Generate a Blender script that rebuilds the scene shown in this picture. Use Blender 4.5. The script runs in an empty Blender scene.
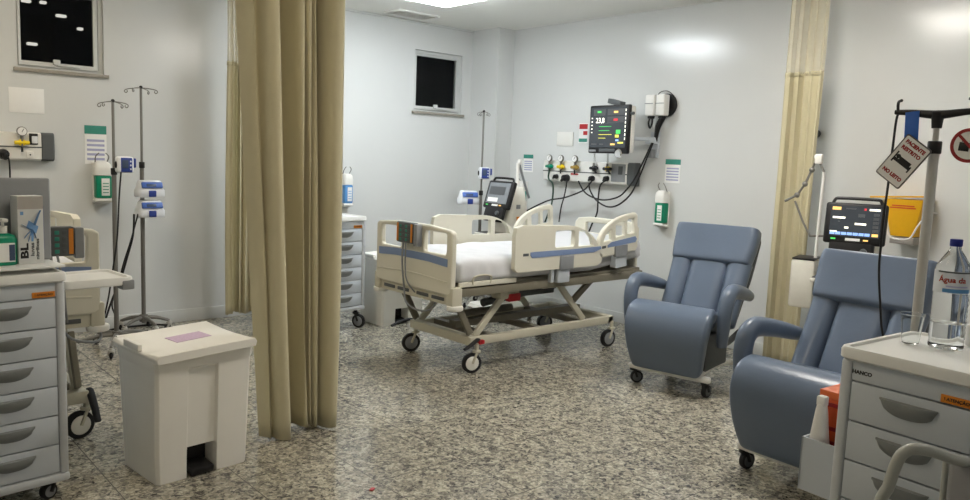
import bpy, bmesh, math, random
from mathutils import Vector, Matrix, Euler, noise
random.seed(7)
PI = math.pi
S = bpy.context.scene
C = S.collection

# ------------------------------------------------------------------ camera (solved from the room's own lines)
F_PX, YAW, PITCH, ROLL, EYE = 781.44, math.radians(41.1835), math.radians(6.6768), math.radians(2.2066), 1.55
_f = Vector((math.sin(YAW)*math.cos(PITCH), math.cos(YAW)*math.cos(PITCH), -math.sin(PITCH)))
_r = Vector((math.cos(YAW), -math.sin(YAW), 0)); _u = _r.cross(_f)
_r2 = _r*math.cos(ROLL) + _u*math.sin(ROLL); _u2 = -_r*math.sin(ROLL) + _u*math.cos(ROLL)
cam = bpy.data.cameras.new('camera'); co = bpy.data.objects.new('camera', cam); C.objects.link(co)
co.matrix_world = Matrix(((_r2.x, _u2.x, -_f.x, 0), (_r2.y, _u2.y, -_f.y, 0), (_r2.z, _u2.z, -_f.z, EYE), (0, 0, 0, 1)))
cam.sensor_width = 36; cam.lens = F_PX/970*36; cam.clip_start = 0.05
S.camera = co

def at(px, py, X=None, Y=None, Z=None):
    """measure: the point of the room seen at a photo position on a plane whose distance is known"""
    d = _r2*((px-485)/F_PX) + _u2*(-(py-250)/F_PX) + _f
    t = X/d.x if X is not None else Y/d.y if Y is not None else (Z-EYE)/d.z
    return Vector((d.x*t, d.y*t, EYE+d.z*t))

# ------------------------------------------------------------------ materials
def lin(c):
    c = c/255
    return c/12.92 if c <= .04045 else ((c+.055)/1.055)**2.4
def rgb(r, g, b): return (lin(r), lin(g), lin(b), 1)
MATS = {}
def mat(name, col, rough=.5, metal=0, var=.06, scale=30, bump=0, bscale=200, emit=0, trans=0, alpha=1, ior=1.45, coat=0, sheen=0, sub=0, spec=.5):
    m = bpy.data.materials.new(name); m.use_nodes = True
    nt = m.node_tree; b = nt.nodes['Principled BSDF']
    b.inputs['Roughness'].default_value = rough; b.inputs['Metallic'].default_value = metal
    b.inputs['IOR'].default_value = ior; b.inputs['Specular IOR Level'].default_value = spec
    b.inputs['Transmission Weight'].default_value = trans; b.inputs['Alpha'].default_value = alpha
    b.inputs['Coat Weight'].default_value = coat; b.inputs['Sheen Weight'].default_value = sheen
    tc = nt.nodes.new('ShaderNodeTexCoord')
    n = nt.nodes.new('ShaderNodeTexNoise'); n.inputs['Scale'].default_value = scale; n.inputs['Detail'].default_value = 4
    nt.links.new(tc.outputs['Object'], n.inputs['Vector'])
    mx = nt.nodes.new('ShaderNodeMix'); mx.data_type = 'RGBA'
    mx.inputs['A'].default_value = tuple(c*(1-var) for c in col[:3])+(1,)
    mx.inputs['B'].default_value = tuple(min(1, c*(1+var)) for c in col[:3])+(1,)
    nt.links.new(n.outputs['Fac'], mx.inputs['Factor'])
    nt.links.new(mx.outputs['Result'], b.inputs['Base Color'])
    if bump:
        n2 = nt.nodes.new('ShaderNodeTexNoise'); n2.inputs['Scale'].default_value = bscale; n2.inputs['Detail'].default_value = 3
        nt.links.new(tc.outputs['Object'], n2.inputs['Vector'])
        bp = nt.nodes.new('ShaderNodeBump'); bp.inputs['Strength'].default_value = bump; bp.inputs['Distance'].default_value = .01
        nt.links.new(n2.outputs['Fac'], bp.inputs['Height']); nt.links.new(bp.outputs['Normal'], b.inputs['Normal'])
    if emit:
        nt.links.new(mx.outputs['Result'], b.inputs['Emission Color']); b.inputs['Emission Strength'].default_value = emit
    MATS[name] = m
    return m
wall_m = mat('wall_paint', rgb(214, 216, 215), .19, var=.02, scale=2.5, bump=.06, bscale=14)
ceil_m = mat('ceiling_paint', rgb(240, 240, 236), .9, var=.015, scale=1.5)
base_m = mat('baseboard_paint', rgb(206, 208, 206), .4, var=.02)
alu_m = mat('window_aluminium', rgb(206, 208, 206), .4, .1, var=.03)
sill_m = mat('sill_granite', rgb(150, 145, 135), .3, var=.45, scale=90)
night_m = mat('night_dark', rgb(2, 3, 4), .9, spec=0)
glass_m = mat('window_glass', rgb(250, 250, 250), .02, trans=1, ior=1.16)
cream_m = mat('bed_cream_plastic', rgb(222, 219, 204), .38, var=.03, scale=6)
frame_m = mat('bed_cream_metal', rgb(204, 200, 182), .42, var=.04, scale=8)
under_m = mat('bed_frame_grey', rgb(128, 123, 108), .5, var=.05)
blue_m = mat('bed_blue_strip', rgb(128, 148, 186), .45, var=.04)
sheet_m = mat('white_sheet', rgb(206, 207, 210), .85, var=.03, scale=14, bump=.6, bscale=7)
grey_m = mat('grey_plastic', rgb(140, 143, 146), .5)
dgrey_m = mat('dark_grey_plastic', rgb(86, 90, 92), .5)
black_m = mat('black_plastic', rgb(22, 22, 24), .45)
rubber_m = mat('black_rubber', rgb(30, 30, 32), .7)
white_m = mat('white_plastic', rgb(232, 231, 226), .42, var=.03, scale=8)
offw_m = mat('off_white_plastic', rgb(243, 241, 234), .45, var=.04, scale=5)
vinyl_m = mat('blue_grey_vinyl', rgb(98, 111, 130), .29, var=.07, scale=5, bump=.10, bscale=18, spec=.5)
steel_m = mat('steel_pole', rgb(196, 195, 190), .4, .25)
psteel_m = mat('pole_steel', rgb(128, 127, 122), .4, .3)
dsteel_m = mat('dark_steel', rgb(120, 118, 113), .4, .3)
chrome_m = mat('chrome', rgb(225, 225, 225), .12, 1)
cart_m = mat('cart_grey_enamel', rgb(196, 203, 210), .4, var=.02, scale=4)
carttop_m = mat('cart_white_top', rgb(232, 233, 230), .3, var=.03, scale=6)
handle_m = mat('cart_handle_grey', rgb(132, 136, 136), .45)
post_m = mat('cart_post', rgb(204, 208, 212), .35, .2)
curt_m = mat('beige_curtain', rgb(200, 192, 160), .85, var=.05, scale=12, bump=.15, bscale=300, sheen=.2)
green_m = mat('green_gel', rgb(0, 138, 104), .3)
teal_m = mat('teal_print', rgb(58, 140, 124), .6)
paper_m = mat('paper', rgb(238, 238, 236), .8, var=.02)
lav_m = mat('lavender_print', rgb(168, 170, 200), .8)
pump_m = mat('pump_white', rgb(228, 231, 236), .4)
pblue_m = mat('pump_blue', rgb(40, 62, 140), .4)
lcd_m = mat('lcd_grey', rgb(70, 84, 110), .25)
orange_m = mat('orange_label', rgb(214, 132, 40), .5, var=.12)
orangeb_m = mat('orange_box', rgb(206, 86, 40), .5, var=.08)
yellow_m = mat('yellow_card', rgb(226, 172, 24), .5, var=.06)
yelv_m = mat('yellow_valve', rgb(240, 208, 30), .4)
brass_m = mat('amber_fitting', rgb(170, 140, 60), .4)
red_m = mat('red', rgb(178, 30, 36), .45)
sred_m = mat('sign_red', rgb(150, 36, 40), .5)
strap_m = mat('blue_strap', rgb(30, 96, 190), .5)
pink_m = mat('lavender_label', rgb(200, 176, 200), .7, var=.2, scale=80)
gblue_m = mat('glove_blue', rgb(110, 150, 196), .6)
box_m = mat('carton_print', rgb(206, 208, 206), .7)
cgrey_m = mat('carton_grey', rgb(168, 164, 158), .7)
clear_m = mat('clear_plastic', rgb(250, 252, 252), .06, trans=1, ior=1.2, var=.0)
water_m = mat('water', rgb(250, 252, 255), .0, trans=1, ior=1.33, var=0)
cap_m = mat('navy_cap', rgb(26, 38, 130), .4)
scr_m = mat('screen_dark', rgb(46, 50, 54), .15, emit=.5)
s_white = mat('screen_white', rgb(240, 236, 220), .4, emit=.8)
s_green = mat('screen_green', rgb(70, 190, 90), .4, emit=.45)
s_yellow = mat('screen_yellow', rgb(220, 214, 90), .4, emit=.45)
s_red = mat('screen_red', rgb(200, 50, 60), .4, emit=.45)
s_blue = mat('screen_blue', rgb(120, 150, 210), .4, emit=.7)
s_orange = mat('screen_orange', rgb(240, 190, 110), .4, emit=.5)
s_panel = mat('screen_panel', rgb(66, 68, 70), .3, emit=.3)
vent_m = mat('ventilator_shell', rgb(226, 224, 214), .4)
chairg_m = mat('chair_grey_tube', rgb(176, 178, 172), .4, var=.03)
chairs_m = mat('chair_grey_shell', rgb(150, 150, 152), .5, var=.04)
vinyld_m = mat('seam_dark', rgb(60, 70, 90), .6)

# netting at the head of the curtains: an open weave, half see-through
net_m = mat('curtain_netting', rgb(226, 218, 190), .9, alpha=.5)

def granite():
    m = bpy.data.materials.new('granite_tiles'); m.use_nodes = True
    nt = m.node_tree; b = nt.nodes['Principled BSDF']; L = nt.links.new
    tc = nt.nodes.new('ShaderNodeTexCoord')
    def ramp(stops, mode='CONSTANT'):
        r = nt.nodes.new('ShaderNodeValToRGB'); r.color_ramp.interpolation = mode
        e = r.color_ramp.elements
        e[0].position, e[0].color = stops[0]; e[1].position, e[1].color = stops[1]
        for p, c in stops[2:]:
            x = e.new(p); x.color = c
        return r
    nz = nt.nodes.new('ShaderNodeTexNoise'); nz.inputs['Scale'].default_value = 35; nz.inputs['Detail'].default_value = 3
    L(tc.outputs['Object'], nz.inputs['Vector'])
    mv = nt.nodes.new('ShaderNodeMix'); mv.data_type = 'VECTOR'; mv.inputs['Factor'].default_value = .035
    L(tc.outputs['Object'], mv.inputs['A']); L(nz.outputs['Color'], mv.inputs['B'])
    def cells(scale):
        v = nt.nodes.new('ShaderNodeTexVoronoi'); v.inputs['Scale'].default_value = scale
        L(mv.outputs['Result'], v.inputs['Vector'])
        s = nt.nodes.new('ShaderNodeSeparateColor'); L(v.outputs['Color'], s.inputs['Color'])
        return s
    a = cells(95); c = cells(42)
    r1 = ramp([(0, rgb(58, 57, 56)), (.17, rgb(108, 105, 100)), (.38, rgb(176, 170, 154)), (.64, rgb(216, 210, 192)), (.86, rgb(150, 144, 132))])
    L(a.outputs['Red'], r1.inputs['Fac'])
    r2 = ramp([(0, rgb(84, 82, 80)), (.22, rgb(140, 136, 128)), (.48, rgb(204, 198, 180)), (.8, rgb(176, 170, 154))])
    L(c.outputs['Green'], r2.inputs['Fac'])
    mx = nt.nodes.new('ShaderNodeMix'); mx.data_type = 'RGBA'; mx.inputs['Factor'].default_value = .5
    L(r1.outputs['Color'], mx.inputs['A']); L(r2.outputs['Color'], mx.inputs['B'])
    # broad clouding of the stone
    n3 = nt.nodes.new('ShaderNodeTexNoise'); n3.inputs['Scale'].default_value = 6; n3.inputs['Detail'].default_value = 4
    L(tc.outputs['Object'], n3.inputs['Vector'])
    r3 = ramp([(.3, (.78, .78, .78, 1)), (.7, (1.0, 1.0, .98, 1))], 'LINEAR'); L(n3.outputs['Fac'], r3.inputs['Fac'])
    m2 = nt.nodes.new('ShaderNodeMix'); m2.data_type = 'RGBA'; m2.blend_type = 'MULTIPLY'; m2.inputs['Factor'].default_value = 1
    L(mx.outputs['Result'], m2.inputs['A']); L(r3.outputs['Color'], m2.inputs['B'])
    br = nt.nodes.new('ShaderNodeTexBrick'); br.offset = 0; br.inputs['Scale'].default_value = 1
    br.inputs['Brick Width'].default_value = .5; br.inputs['Row Height'].default_value = .5
    br.inputs['Mortar Size'].default_value = .0025; br.inputs['Mortar Smooth'].default_value = 0
    br.inputs['Color1'].default_value = (0, 0, 0, 1); br.inputs['Color2'].default_value = (0, 0, 0, 1); br.inputs['Mortar'].default_value = (1, 1, 1, 1)
    L(tc.outputs['Object'], br.inputs['Vector'])
    m3 = nt.nodes.new('ShaderNodeMix'); m3.data_type = 'RGBA'; m3.inputs['B'].default_value = rgb(92, 89, 84)
    L(br.outputs['Fac'], m3.inputs['Factor']); L(m2.outputs['Result'], m3.inputs['A'])
    L(m3.outputs['Result'], b.inputs['Base Color'])
    b.inputs['Roughness'].default_value = .16
    return m
floor_m = granite()

# ------------------------------------------------------------------ mesh helpers
class MB:
    def __init__(s): s.bm = bmesh.new()
    def _merge(s, b, M=None):
        if M is not None: b.transform(M)
        me = bpy.data.meshes.new('tmp'); b.to_mesh(me); b.free()
        s.bm.from_mesh(me); bpy.data.meshes.remove(me)
        return s
    def box(s, c, d, bev=0, seg=2, rot=None, taper=None):
        b = bmesh.new(); bmesh.ops.create_cube(b, size=1)
        for v in b.verts:
            v.co = Vector((v.co.x*d[0], v.co.y*d[1], v.co.z*d[2]))
            if taper and v.co.z < 0: v.co.x *= taper[0]; v.co.y *= taper[1]
        if bev: bmesh.ops.bevel(b, geom=list(b.edges), offset=bev, segments=seg, profile=.5, affect='EDGES')
        M = Matrix.Translation(c)
        if rot: M = M @ Euler(rot).to_matrix().to_4x4()
        return s._merge(b, M)
    def rng(s, x0, x1, y0, y1, z0, z1, bev=0, seg=2):
        return s.box(((x0+x1)/2, (y0+y1)/2, (z0+z1)/2), (x1-x0, y1-y0, z1-z0), bev, seg)
    def cyl(s, p0, p1, r0, r1=None, n=16, bev=0):
        p0, p1 = Vector(p0), Vector(p1); r1 = r0 if r1 is None else r1
        b = bmesh.new()
        bmesh.ops.create_cone(b, cap_ends=True, segments=n, radius1=r0, radius2=r1, depth=(p1-p0).length)
        if bev:
            ed = [e for e in b.edges if abs(e.verts[0].co.z-e.verts[1].co.z) < 1e-6]
            bmesh.ops.bevel(b, geom=ed, offset=bev, segments=2, profile=.5, affect='EDGES')
        q = Vector((0, 0, 1)).rotation_difference((p1-p0).normalized())
        return s._merge(b, Matrix.Translation((p0+p1)/2) @ q.to_matrix().to_4x4())
    def sph(s, c, r, sc=(1, 1, 1), n=16):
        b = bmesh.new(); bmesh.ops.create_uvsphere(b, u_segments=n, v_segments=max(6, n//2), radius=r)
        for v in b.verts: v.co = Vector((v.co.x*sc[0], v.co.y*sc[1], v.co.z*sc[2]))
        return s._merge(b, Matrix.Translation(c))
    def loft(s, rings, cap=True, closed=False):
        b = s.bm; vs = [[b.verts.new(p) for p in r] for r in rings]
        n = len(rings[0]); m = len(rings)
        for i in range(m if closed else m-1):
            A, B = vs[i], vs[(i+1) % m]
            for j in range(n):
                b.faces.new((A[j], A[(j+1) % n], B[(j+1) % n], B[j]))
        if cap and not closed:
            b.faces.new(list(reversed(vs[0]))); b.faces.new(vs[-1])
        return s
    def tube(s, pts, r, n=8, smooth=0, closed=False, flat=1.0):
        pts = [Vector(p) for p in pts]
        if smooth: pts = spline(pts, smooth, closed)
        m = len(pts); rs = r if isinstance(r, (list, tuple)) else None
        rings = []; nrm = None
        for i, p in enumerate(pts):
            if closed: t = (pts[(i+1) % m]-pts[i-1]).normalized()
            else: t = (pts[min(i+1, m-1)]-pts[max(i-1, 0)]).normalized()
            if nrm is None:
                a = Vector((0, 0, 1)) if abs(t.z) < .9 else Vector((0, 1, 0))
                nrm = (a-t*a.dot(t)).normalized()
            else:
                nrm = (nrm-t*nrm.dot(t)).normalized()
            bn = t.cross(nrm)
            if rs: k = i/(m-1)*(len(rs)-1); i0 = min(int(k), len(rs)-2); rr = rs[i0]+(rs[i0+1]-rs[i0])*(k-i0)
            else: rr = r
            rings.append([p+(nrm*math.cos(a)*flat+bn*math.sin(a))*rr for a in (2*PI*j/n for j in range(n))])
        return s.loft(rings, True, closed)
    def lathe(s, prof, n=24, M=None, cap=True):
        rings = []
        for r, z in prof:
            rings.append([Vector((r*math.cos(2*PI*j/n), r*math.sin(2*PI*j/n), z)) for j in range(n)])
        if M is not None: rings = [[M @ p for p in q] for q in rings]
        return s.loft(rings, cap)
    def plate(s, outer, holes, th, M):
        """flat plate in local xy with holes, thickness th along local z (centred)"""
        b = bmesh.new(); es = []
        for lp in [outer]+list(holes):
            vs = [b.verts.new((p[0], p[1], -th/2)) for p in lp]
            es += [b.edges.new((vs[i], vs[(i+1) % len(vs)])) for i in range(len(vs))]
        r = bmesh.ops.triangle_fill(b, use_beauty=True, use_dissolve=False, edges=es)
        fs = [f for f in r['geom'] if isinstance(f, bmesh.types.BMFace)]
        e = bmesh.ops.extrude_face_region(b, geom=fs)
        bmesh.ops.translate(b, vec=(0, 0, th), verts=[v for v in e['geom'] if isinstance(v, bmesh.types.BMVert)])
        return s._merge(b, M)
def spline(pts, k, closed=False):
    out = []; n = len(pts)
    for i in range(n if closed else n-1):
        if closed: p0, p1, p2, p3 = pts[i-1], pts[i], pts[(i+1) % n], pts[(i+2) % n]
        else: p0, p1, p2, p3 = pts[max(i-1, 0)], pts[i], pts[i+1], pts[min(i+2, n-1)]
        for j in range(k):
            t = j/k
            out.append(.5*((2*p1)+(p2-p0)*t+(2*p0-5*p1+4*p2-p3)*t*t+(3*p1-p0-3*p2+p3)*t**3))
    if not closed: out.append(pts[-1])
    return out
def rr(w, h, r, n=4, cx=0, cy=0):
    """rounded rectangle outline, counter-clockwise"""
    o = []
    for sx, sy, a0 in ((1, 1, 0), (-1, 1, 90), (-1, -1, 180), (1, -1, 270)):
        for j in range(n+1):
            a = math.radians(a0+90*j/n)
            o.append((cx+sx*(w/2-r)+r*math.cos(a), cy+sy*(h/2-r)+r*math.sin(a)))
    return o
def arc(cx, cy, r, a0, a1, n, ry=None):
    ry = ry or r
    return [(cx+r*math.cos(math.radians(a0+(a1-a0)*i/n)), cy+ry*math.sin(math.radians(a0+(a1-a0)*i/n))) for i in range(n+1)]
# local plate axes: xz plane facing y, yz plane facing x
M_XZ = Matrix(((1, 0, 0, 0), (0, 0, -1, 0), (0, 1, 0, 0), (0, 0, 0, 1)))     # (x,y)->(x,z), thickness along -y
M_YZ = Matrix(((0, 0, 1, 0), (1, 0, 0, 0), (0, 1, 0, 0), (0, 0, 0, 1)))      # (x,y)->(y,z), thickness along x
def T(x, y, z): return Matrix.Translation((x, y, z))

def obj(name, mb, m, parent=None, loc=None, rot=None, bev=0, bseg=2, sub=0, ang=40, solid=0):
    bm = mb.bm
    bmesh.ops.recalc_face_normals(bm, faces=bm.faces)
    me = bpy.data.meshes.new(name); bm.to_mesh(me); bm.free()
    me.materials.append(m)
    me.shade_smooth()
    if not sub: me.set_sharp_from_angle(angle=math.radians(ang))
    o = bpy.data.objects.new(name, me); C.objects.link(o)
    if parent: o.parent = parent
    if loc is not None: o.location = loc
    if rot is not None: o.rotation_euler = rot
    if bev:
        b = o.modifiers.new('bevel', 'BEVEL'); b.width = bev; b.segments = bseg; b.limit_method = 'ANGLE'; b.angle_limit = math.radians(40); b.harden_normals = False
    if sub:
        d = o.modifiers.new('sub', 'SUBSURF'); d.levels = sub; d.render_levels = sub
    return o
def tag(o, label, cat, group=None):
    o['label'] = label; o['category'] = cat
    if group: o['group'] = group
    return o
def thing(name, label, cat, loc=(0, 0, 0), rotz=0, group=None):
    o = bpy.data.objects.new(name, None); C.objects.link(o); o.empty_display_size = .1
    o.location = loc; o.rotation_euler = (0, 0, rotz)
    return tag(o, label, cat, group)
def struct(name, mb, m, parent=None, **k):
    o = obj(name, mb, m, parent, **k)
    if not parent: o['kind'] = 'structure'
    return o
def text(name, s, size, m, parent, M, bold=.0, align='CENTER', ext=.0006):
    cu = bpy.data.curves.new('t', 'FONT'); cu.body = s; cu.size = size; cu.align_x = align; cu.align_y = 'CENTER'
    cu.extrude = ext; cu.offset = bold; cu.resolution_u = 3
    to = bpy.data.objects.new('t', cu); C.objects.link(to)
    bpy.context.view_layer.update()
    me = bpy.data.meshes.new_from_object(to.evaluated_get(bpy.context.evaluated_depsgraph_get()))
    bpy.data.objects.remove(to); bpy.data.curves.remove(cu)
    me.transform(M); me.materials.clear(); me.materials.append(m); me.name = name
    o = bpy.data.objects.new(name, me); C.objects.link(o); o.parent = parent
    return o
FRONT_NY = Matrix(((1, 0, 0, 0), (0, 0, -1, 0), (0, 1, 0, 0), (0, 0, 0, 1)))       # text reading from -y
FRONT_NX = Matrix(((0, 0, -1, 0), (-1, 0, 0, 0), (0, 1, 0, 0), (0, 0, 0, 1)))      # text reading from -x
def copy_tree(o, parent=None):
    c = o.copy(); C.objects.link(c)
    if parent: c.parent = parent
    for ch in list(o.children): copy_tree(ch, c)
    return c

# ------------------------------------------------------------------ room
XE, YN, ZC = 6.0, 6.932, 2.965
XW, YS = -1.2, -1.6
b = MB().rng(XW-.15, XE+.15, YS-.15, YN+.15, -.12, 0); struct('floor', b, floor_m)
b = MB().rng(XW-.15, XE+.15, YS-.15, YN+.15, ZC, ZC+.12); struct('ceiling', b, ceil_m)
b = MB().rng(XE, XE+.15, YS-.15, YN+.15, 0, ZC); struct('wall_east', b, wall_m)
W1 = (1.27, 1.885, 2.105, 2.745); W2 = (4.975, 5.625, 2.03, 2.675)
b = MB()
xs = [XW-.15, W1[0], W1[1], W2[0], W2[1], XE]
for i in range(5):
    x0, x1 = xs[i], xs[i+1]
    if i in (1, 3):
        w = W1 if i == 1 else W2
        b.rng(x0, x1, YN, YN+.15, 0, w[2]); b.rng(x0, x1, YN, YN+.15, w[3], ZC)
    else: b.rng(x0, x1, YN, YN+.15, 0, ZC)
bmesh.ops.remove_doubles(b.bm, verts=b.bm.verts, dist=1e-4)
struct('wall_north', b, wall_m)
struct('wall_west', MB().rng(XW-.15, XW, YS-.15, YN, 0, ZC), wall_m)
struct('wall_south', MB().rng(XW, XE, YS-.15, YS, 0, ZC), wall_m)
struct('column_corner', MB().rng(5.765, XE, 6.49, YN, 0, ZC), wall_m)
b = MB().rng(XW, 5.765, YN-.018, YN, 0, .11, .004); struct('baseboard_north', b, base_m)
b = MB().rng(XE-.018, XE, YS, 6.49, 0, .10, .004); struct('baseboard_east', b, base_m)
struct('trim_4', MB().rng(5.75, 5.785, 6.475, 6.492, .1, 2.08, .004), base_m)
b = MB().rng(XW, XE, YN-.02, YN, ZC-.02, ZC, .004); struct('trim_1', b, wall_m)

def window(name, w):
    x0, x1, z0, z1 = w; p = None
    # outer frame
    f = MB().plate([(x0, z0), (x1, z0), (x1, z1), (x0, z1)], [[(x0+.02, z0+.03), (x1-.035, z0+.03), (x1-.035, z1-.035), (x0+.02, z1-.035)]], .05, T(0, YN+.055, 0) @ M_XZ)
    p = struct(name, f, alu_m, bev=.004)
    a0, a1, c0, c1 = x0+.008, x1-.075, z0+.022, z1-.04
    f = MB().plate([(a0, c0), (a1+.03, c0), (a1+.03, c1), (a0, c1)], [[(a0+.02, c0+.035), (a1-.0, c0+.035), (a1-.0, c1-.02), (a0+.02, c1-.02)]], .03, T(0, YN+.025, 0) @ M_XZ)
    struct('window_sash', f, alu_m, p, bev=.003)
    struct('window_pane', MB().rng(a0+.01, a1+.01, YN+.028, YN+.034, c0+.03, c1-.01), glass_m, p)
    l = MB().rng((a0+a1)/2-.03, (a0+a1)/2+.02, YN-.01, YN+.012, c0+.02, c0+.06, .004); l.rng((a0+a1)/2, (a0+a1)/2+.16, YN-.006, YN+.01, c0+.012, c0+.026, .003)
    struct('window_latch', l, alu_m, p)
    struct('window_sill', MB().rng(x0-.03, x1+.03, YN-.03, YN+.12, z0-.028, z0-.001, .003), sill_m, p)
window('window_1', W1); window('window_2', W2)
# glowing boxes added outside for the light streaks in the first window's pane
streak_m = mat('streak_glow', (1, .95, .85, 1), .5, emit=.32)
for px, py, w_, lab in ((61, 16, .19, 'pale added light streak high on the right in the dark first window'), (80, 29, .11, 'small round added light spot at the right edge of the dark first window'),
                        (32, 44, .19, 'dim added light streak low on the left in the dark first window'), (26, 1, .17, 'added light streak at the top left of the dark first window'), (43, 2.5, .12, 'short added light streak at the top middle of the dark first window')):
    q = at(px, py, Y=YN+3.0)
    tag(obj('light_streak', MB().box((0, 0, 0), (w_*.55, .06, .03), .012, 3), streak_m, loc=q), lab, 'lamp')

# ceiling lights and air vent
def panel(x, y, sx, sy, power, tint, where):
    t = thing('ceiling_light', where, 'ceiling light', (x, y, ZC))
    f = MB().plate(rr(sx+.06, sy+.06, .01, 2), [rr(sx, sy, .005, 2)], .02, T(0, 0, -.01)); obj('frame', f, white_m, t)
    em = mat('light_diffuser', tint, .6, var=0, emit=power)
    obj('diffuser', MB().rng(-sx/2, sx/2, -sy/2, sy/2, -.075, -.004, .008), em, t)
WARM = (1, .86, .66, 1); NEU = (1, .95, .88, 1); COOL = (.90, .96, 1, 1)
panel(4.15, 5.45, .62, .62, 17, COOL, 'square ceiling light panel above the cream hospital bed by the corner')
panel(4.15, 2.6, .62, .62, 17, NEU, 'square ceiling light panel above the blue grey recliners')
panel(1.0, 5.3, .62, .62, 7, WARM, 'square ceiling light panel over the bed by the first window')
panel(1.2, 2.2, .62, .62, 5, WARM, 'square ceiling light panel over the drawer cart and pedal bin')
panel(4.15, -.2, .62, .62, 4, NEU, 'square ceiling light panel over the empty floor behind the camera side')
t = thing('air_vent', 'white slotted air vent in the ceiling near the small window', 'air vent', (4.69, 6.62, ZC))
obj('frame', MB().plate(rr(.5, .28, .005, 2), [rr(.44, .22, .003, 2)], .02, T(0, 0, -.008)), white_m, t)
obj('backing', MB().rng(-.22, .22, -.11, .11, -.003, -.001), dgrey_m, t)
for i in range(7):
    obj('slat', MB().box((0, -.093+i*.031, -.009), (.44, .022, .004), rot=(.5, 0, 0)), white_m, t)

# ------------------------------------------------------------------ casters
def caster(parent, x, y, r=.05, w=.028, ang=0, wm=None, fork=None, top=None, twin=False):
    """wheel on the floor under (x,y); the fork rises to z=top"""
    top = top or 2*r+.03
    c = MB(); d = Vector((math.cos(ang), math.sin(ang), 0)); n = Vector((-d.y, d.x, 0)); p = Vector((x, y, 0))+d*r*.5
    for s in (-1, 1):
        a = p+n*s*(w/2+.006)
        c.tube([a+Vector((0, 0, r)), a-d*r*.25+Vector((0, 0, r*1.6)), Vector((x, y, 0))+n*s*(w/2+.004)+Vector((0, 0, 2*r+.012))], .009, 6)
    c.cyl((x, y, 2*r+.005), (x, y, top), .016, n=12)
    c.cyl((x, y, 2*r+.002), (x, y, 2*r+.018), w/2+.014, n=12)
    f = obj('caster', c, fork or grey_m, parent)
    wb = MB().cyl(p-n*w/2+Vector((0, 0, r)), p+n*w/2+Vector((0, 0, r)), r, n=24, bev=.006)
    obj('wheel', wb, rubber_m, f)
    hb = MB().cyl(p-n*(w/2+.003)+Vector((0, 0, r)), p+n*(w/2+.003)+Vector((0, 0, r)), r*.7, n=20, bev=.003)
    obj('hub', hb, wm or grey_m, f)
    return f

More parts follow.
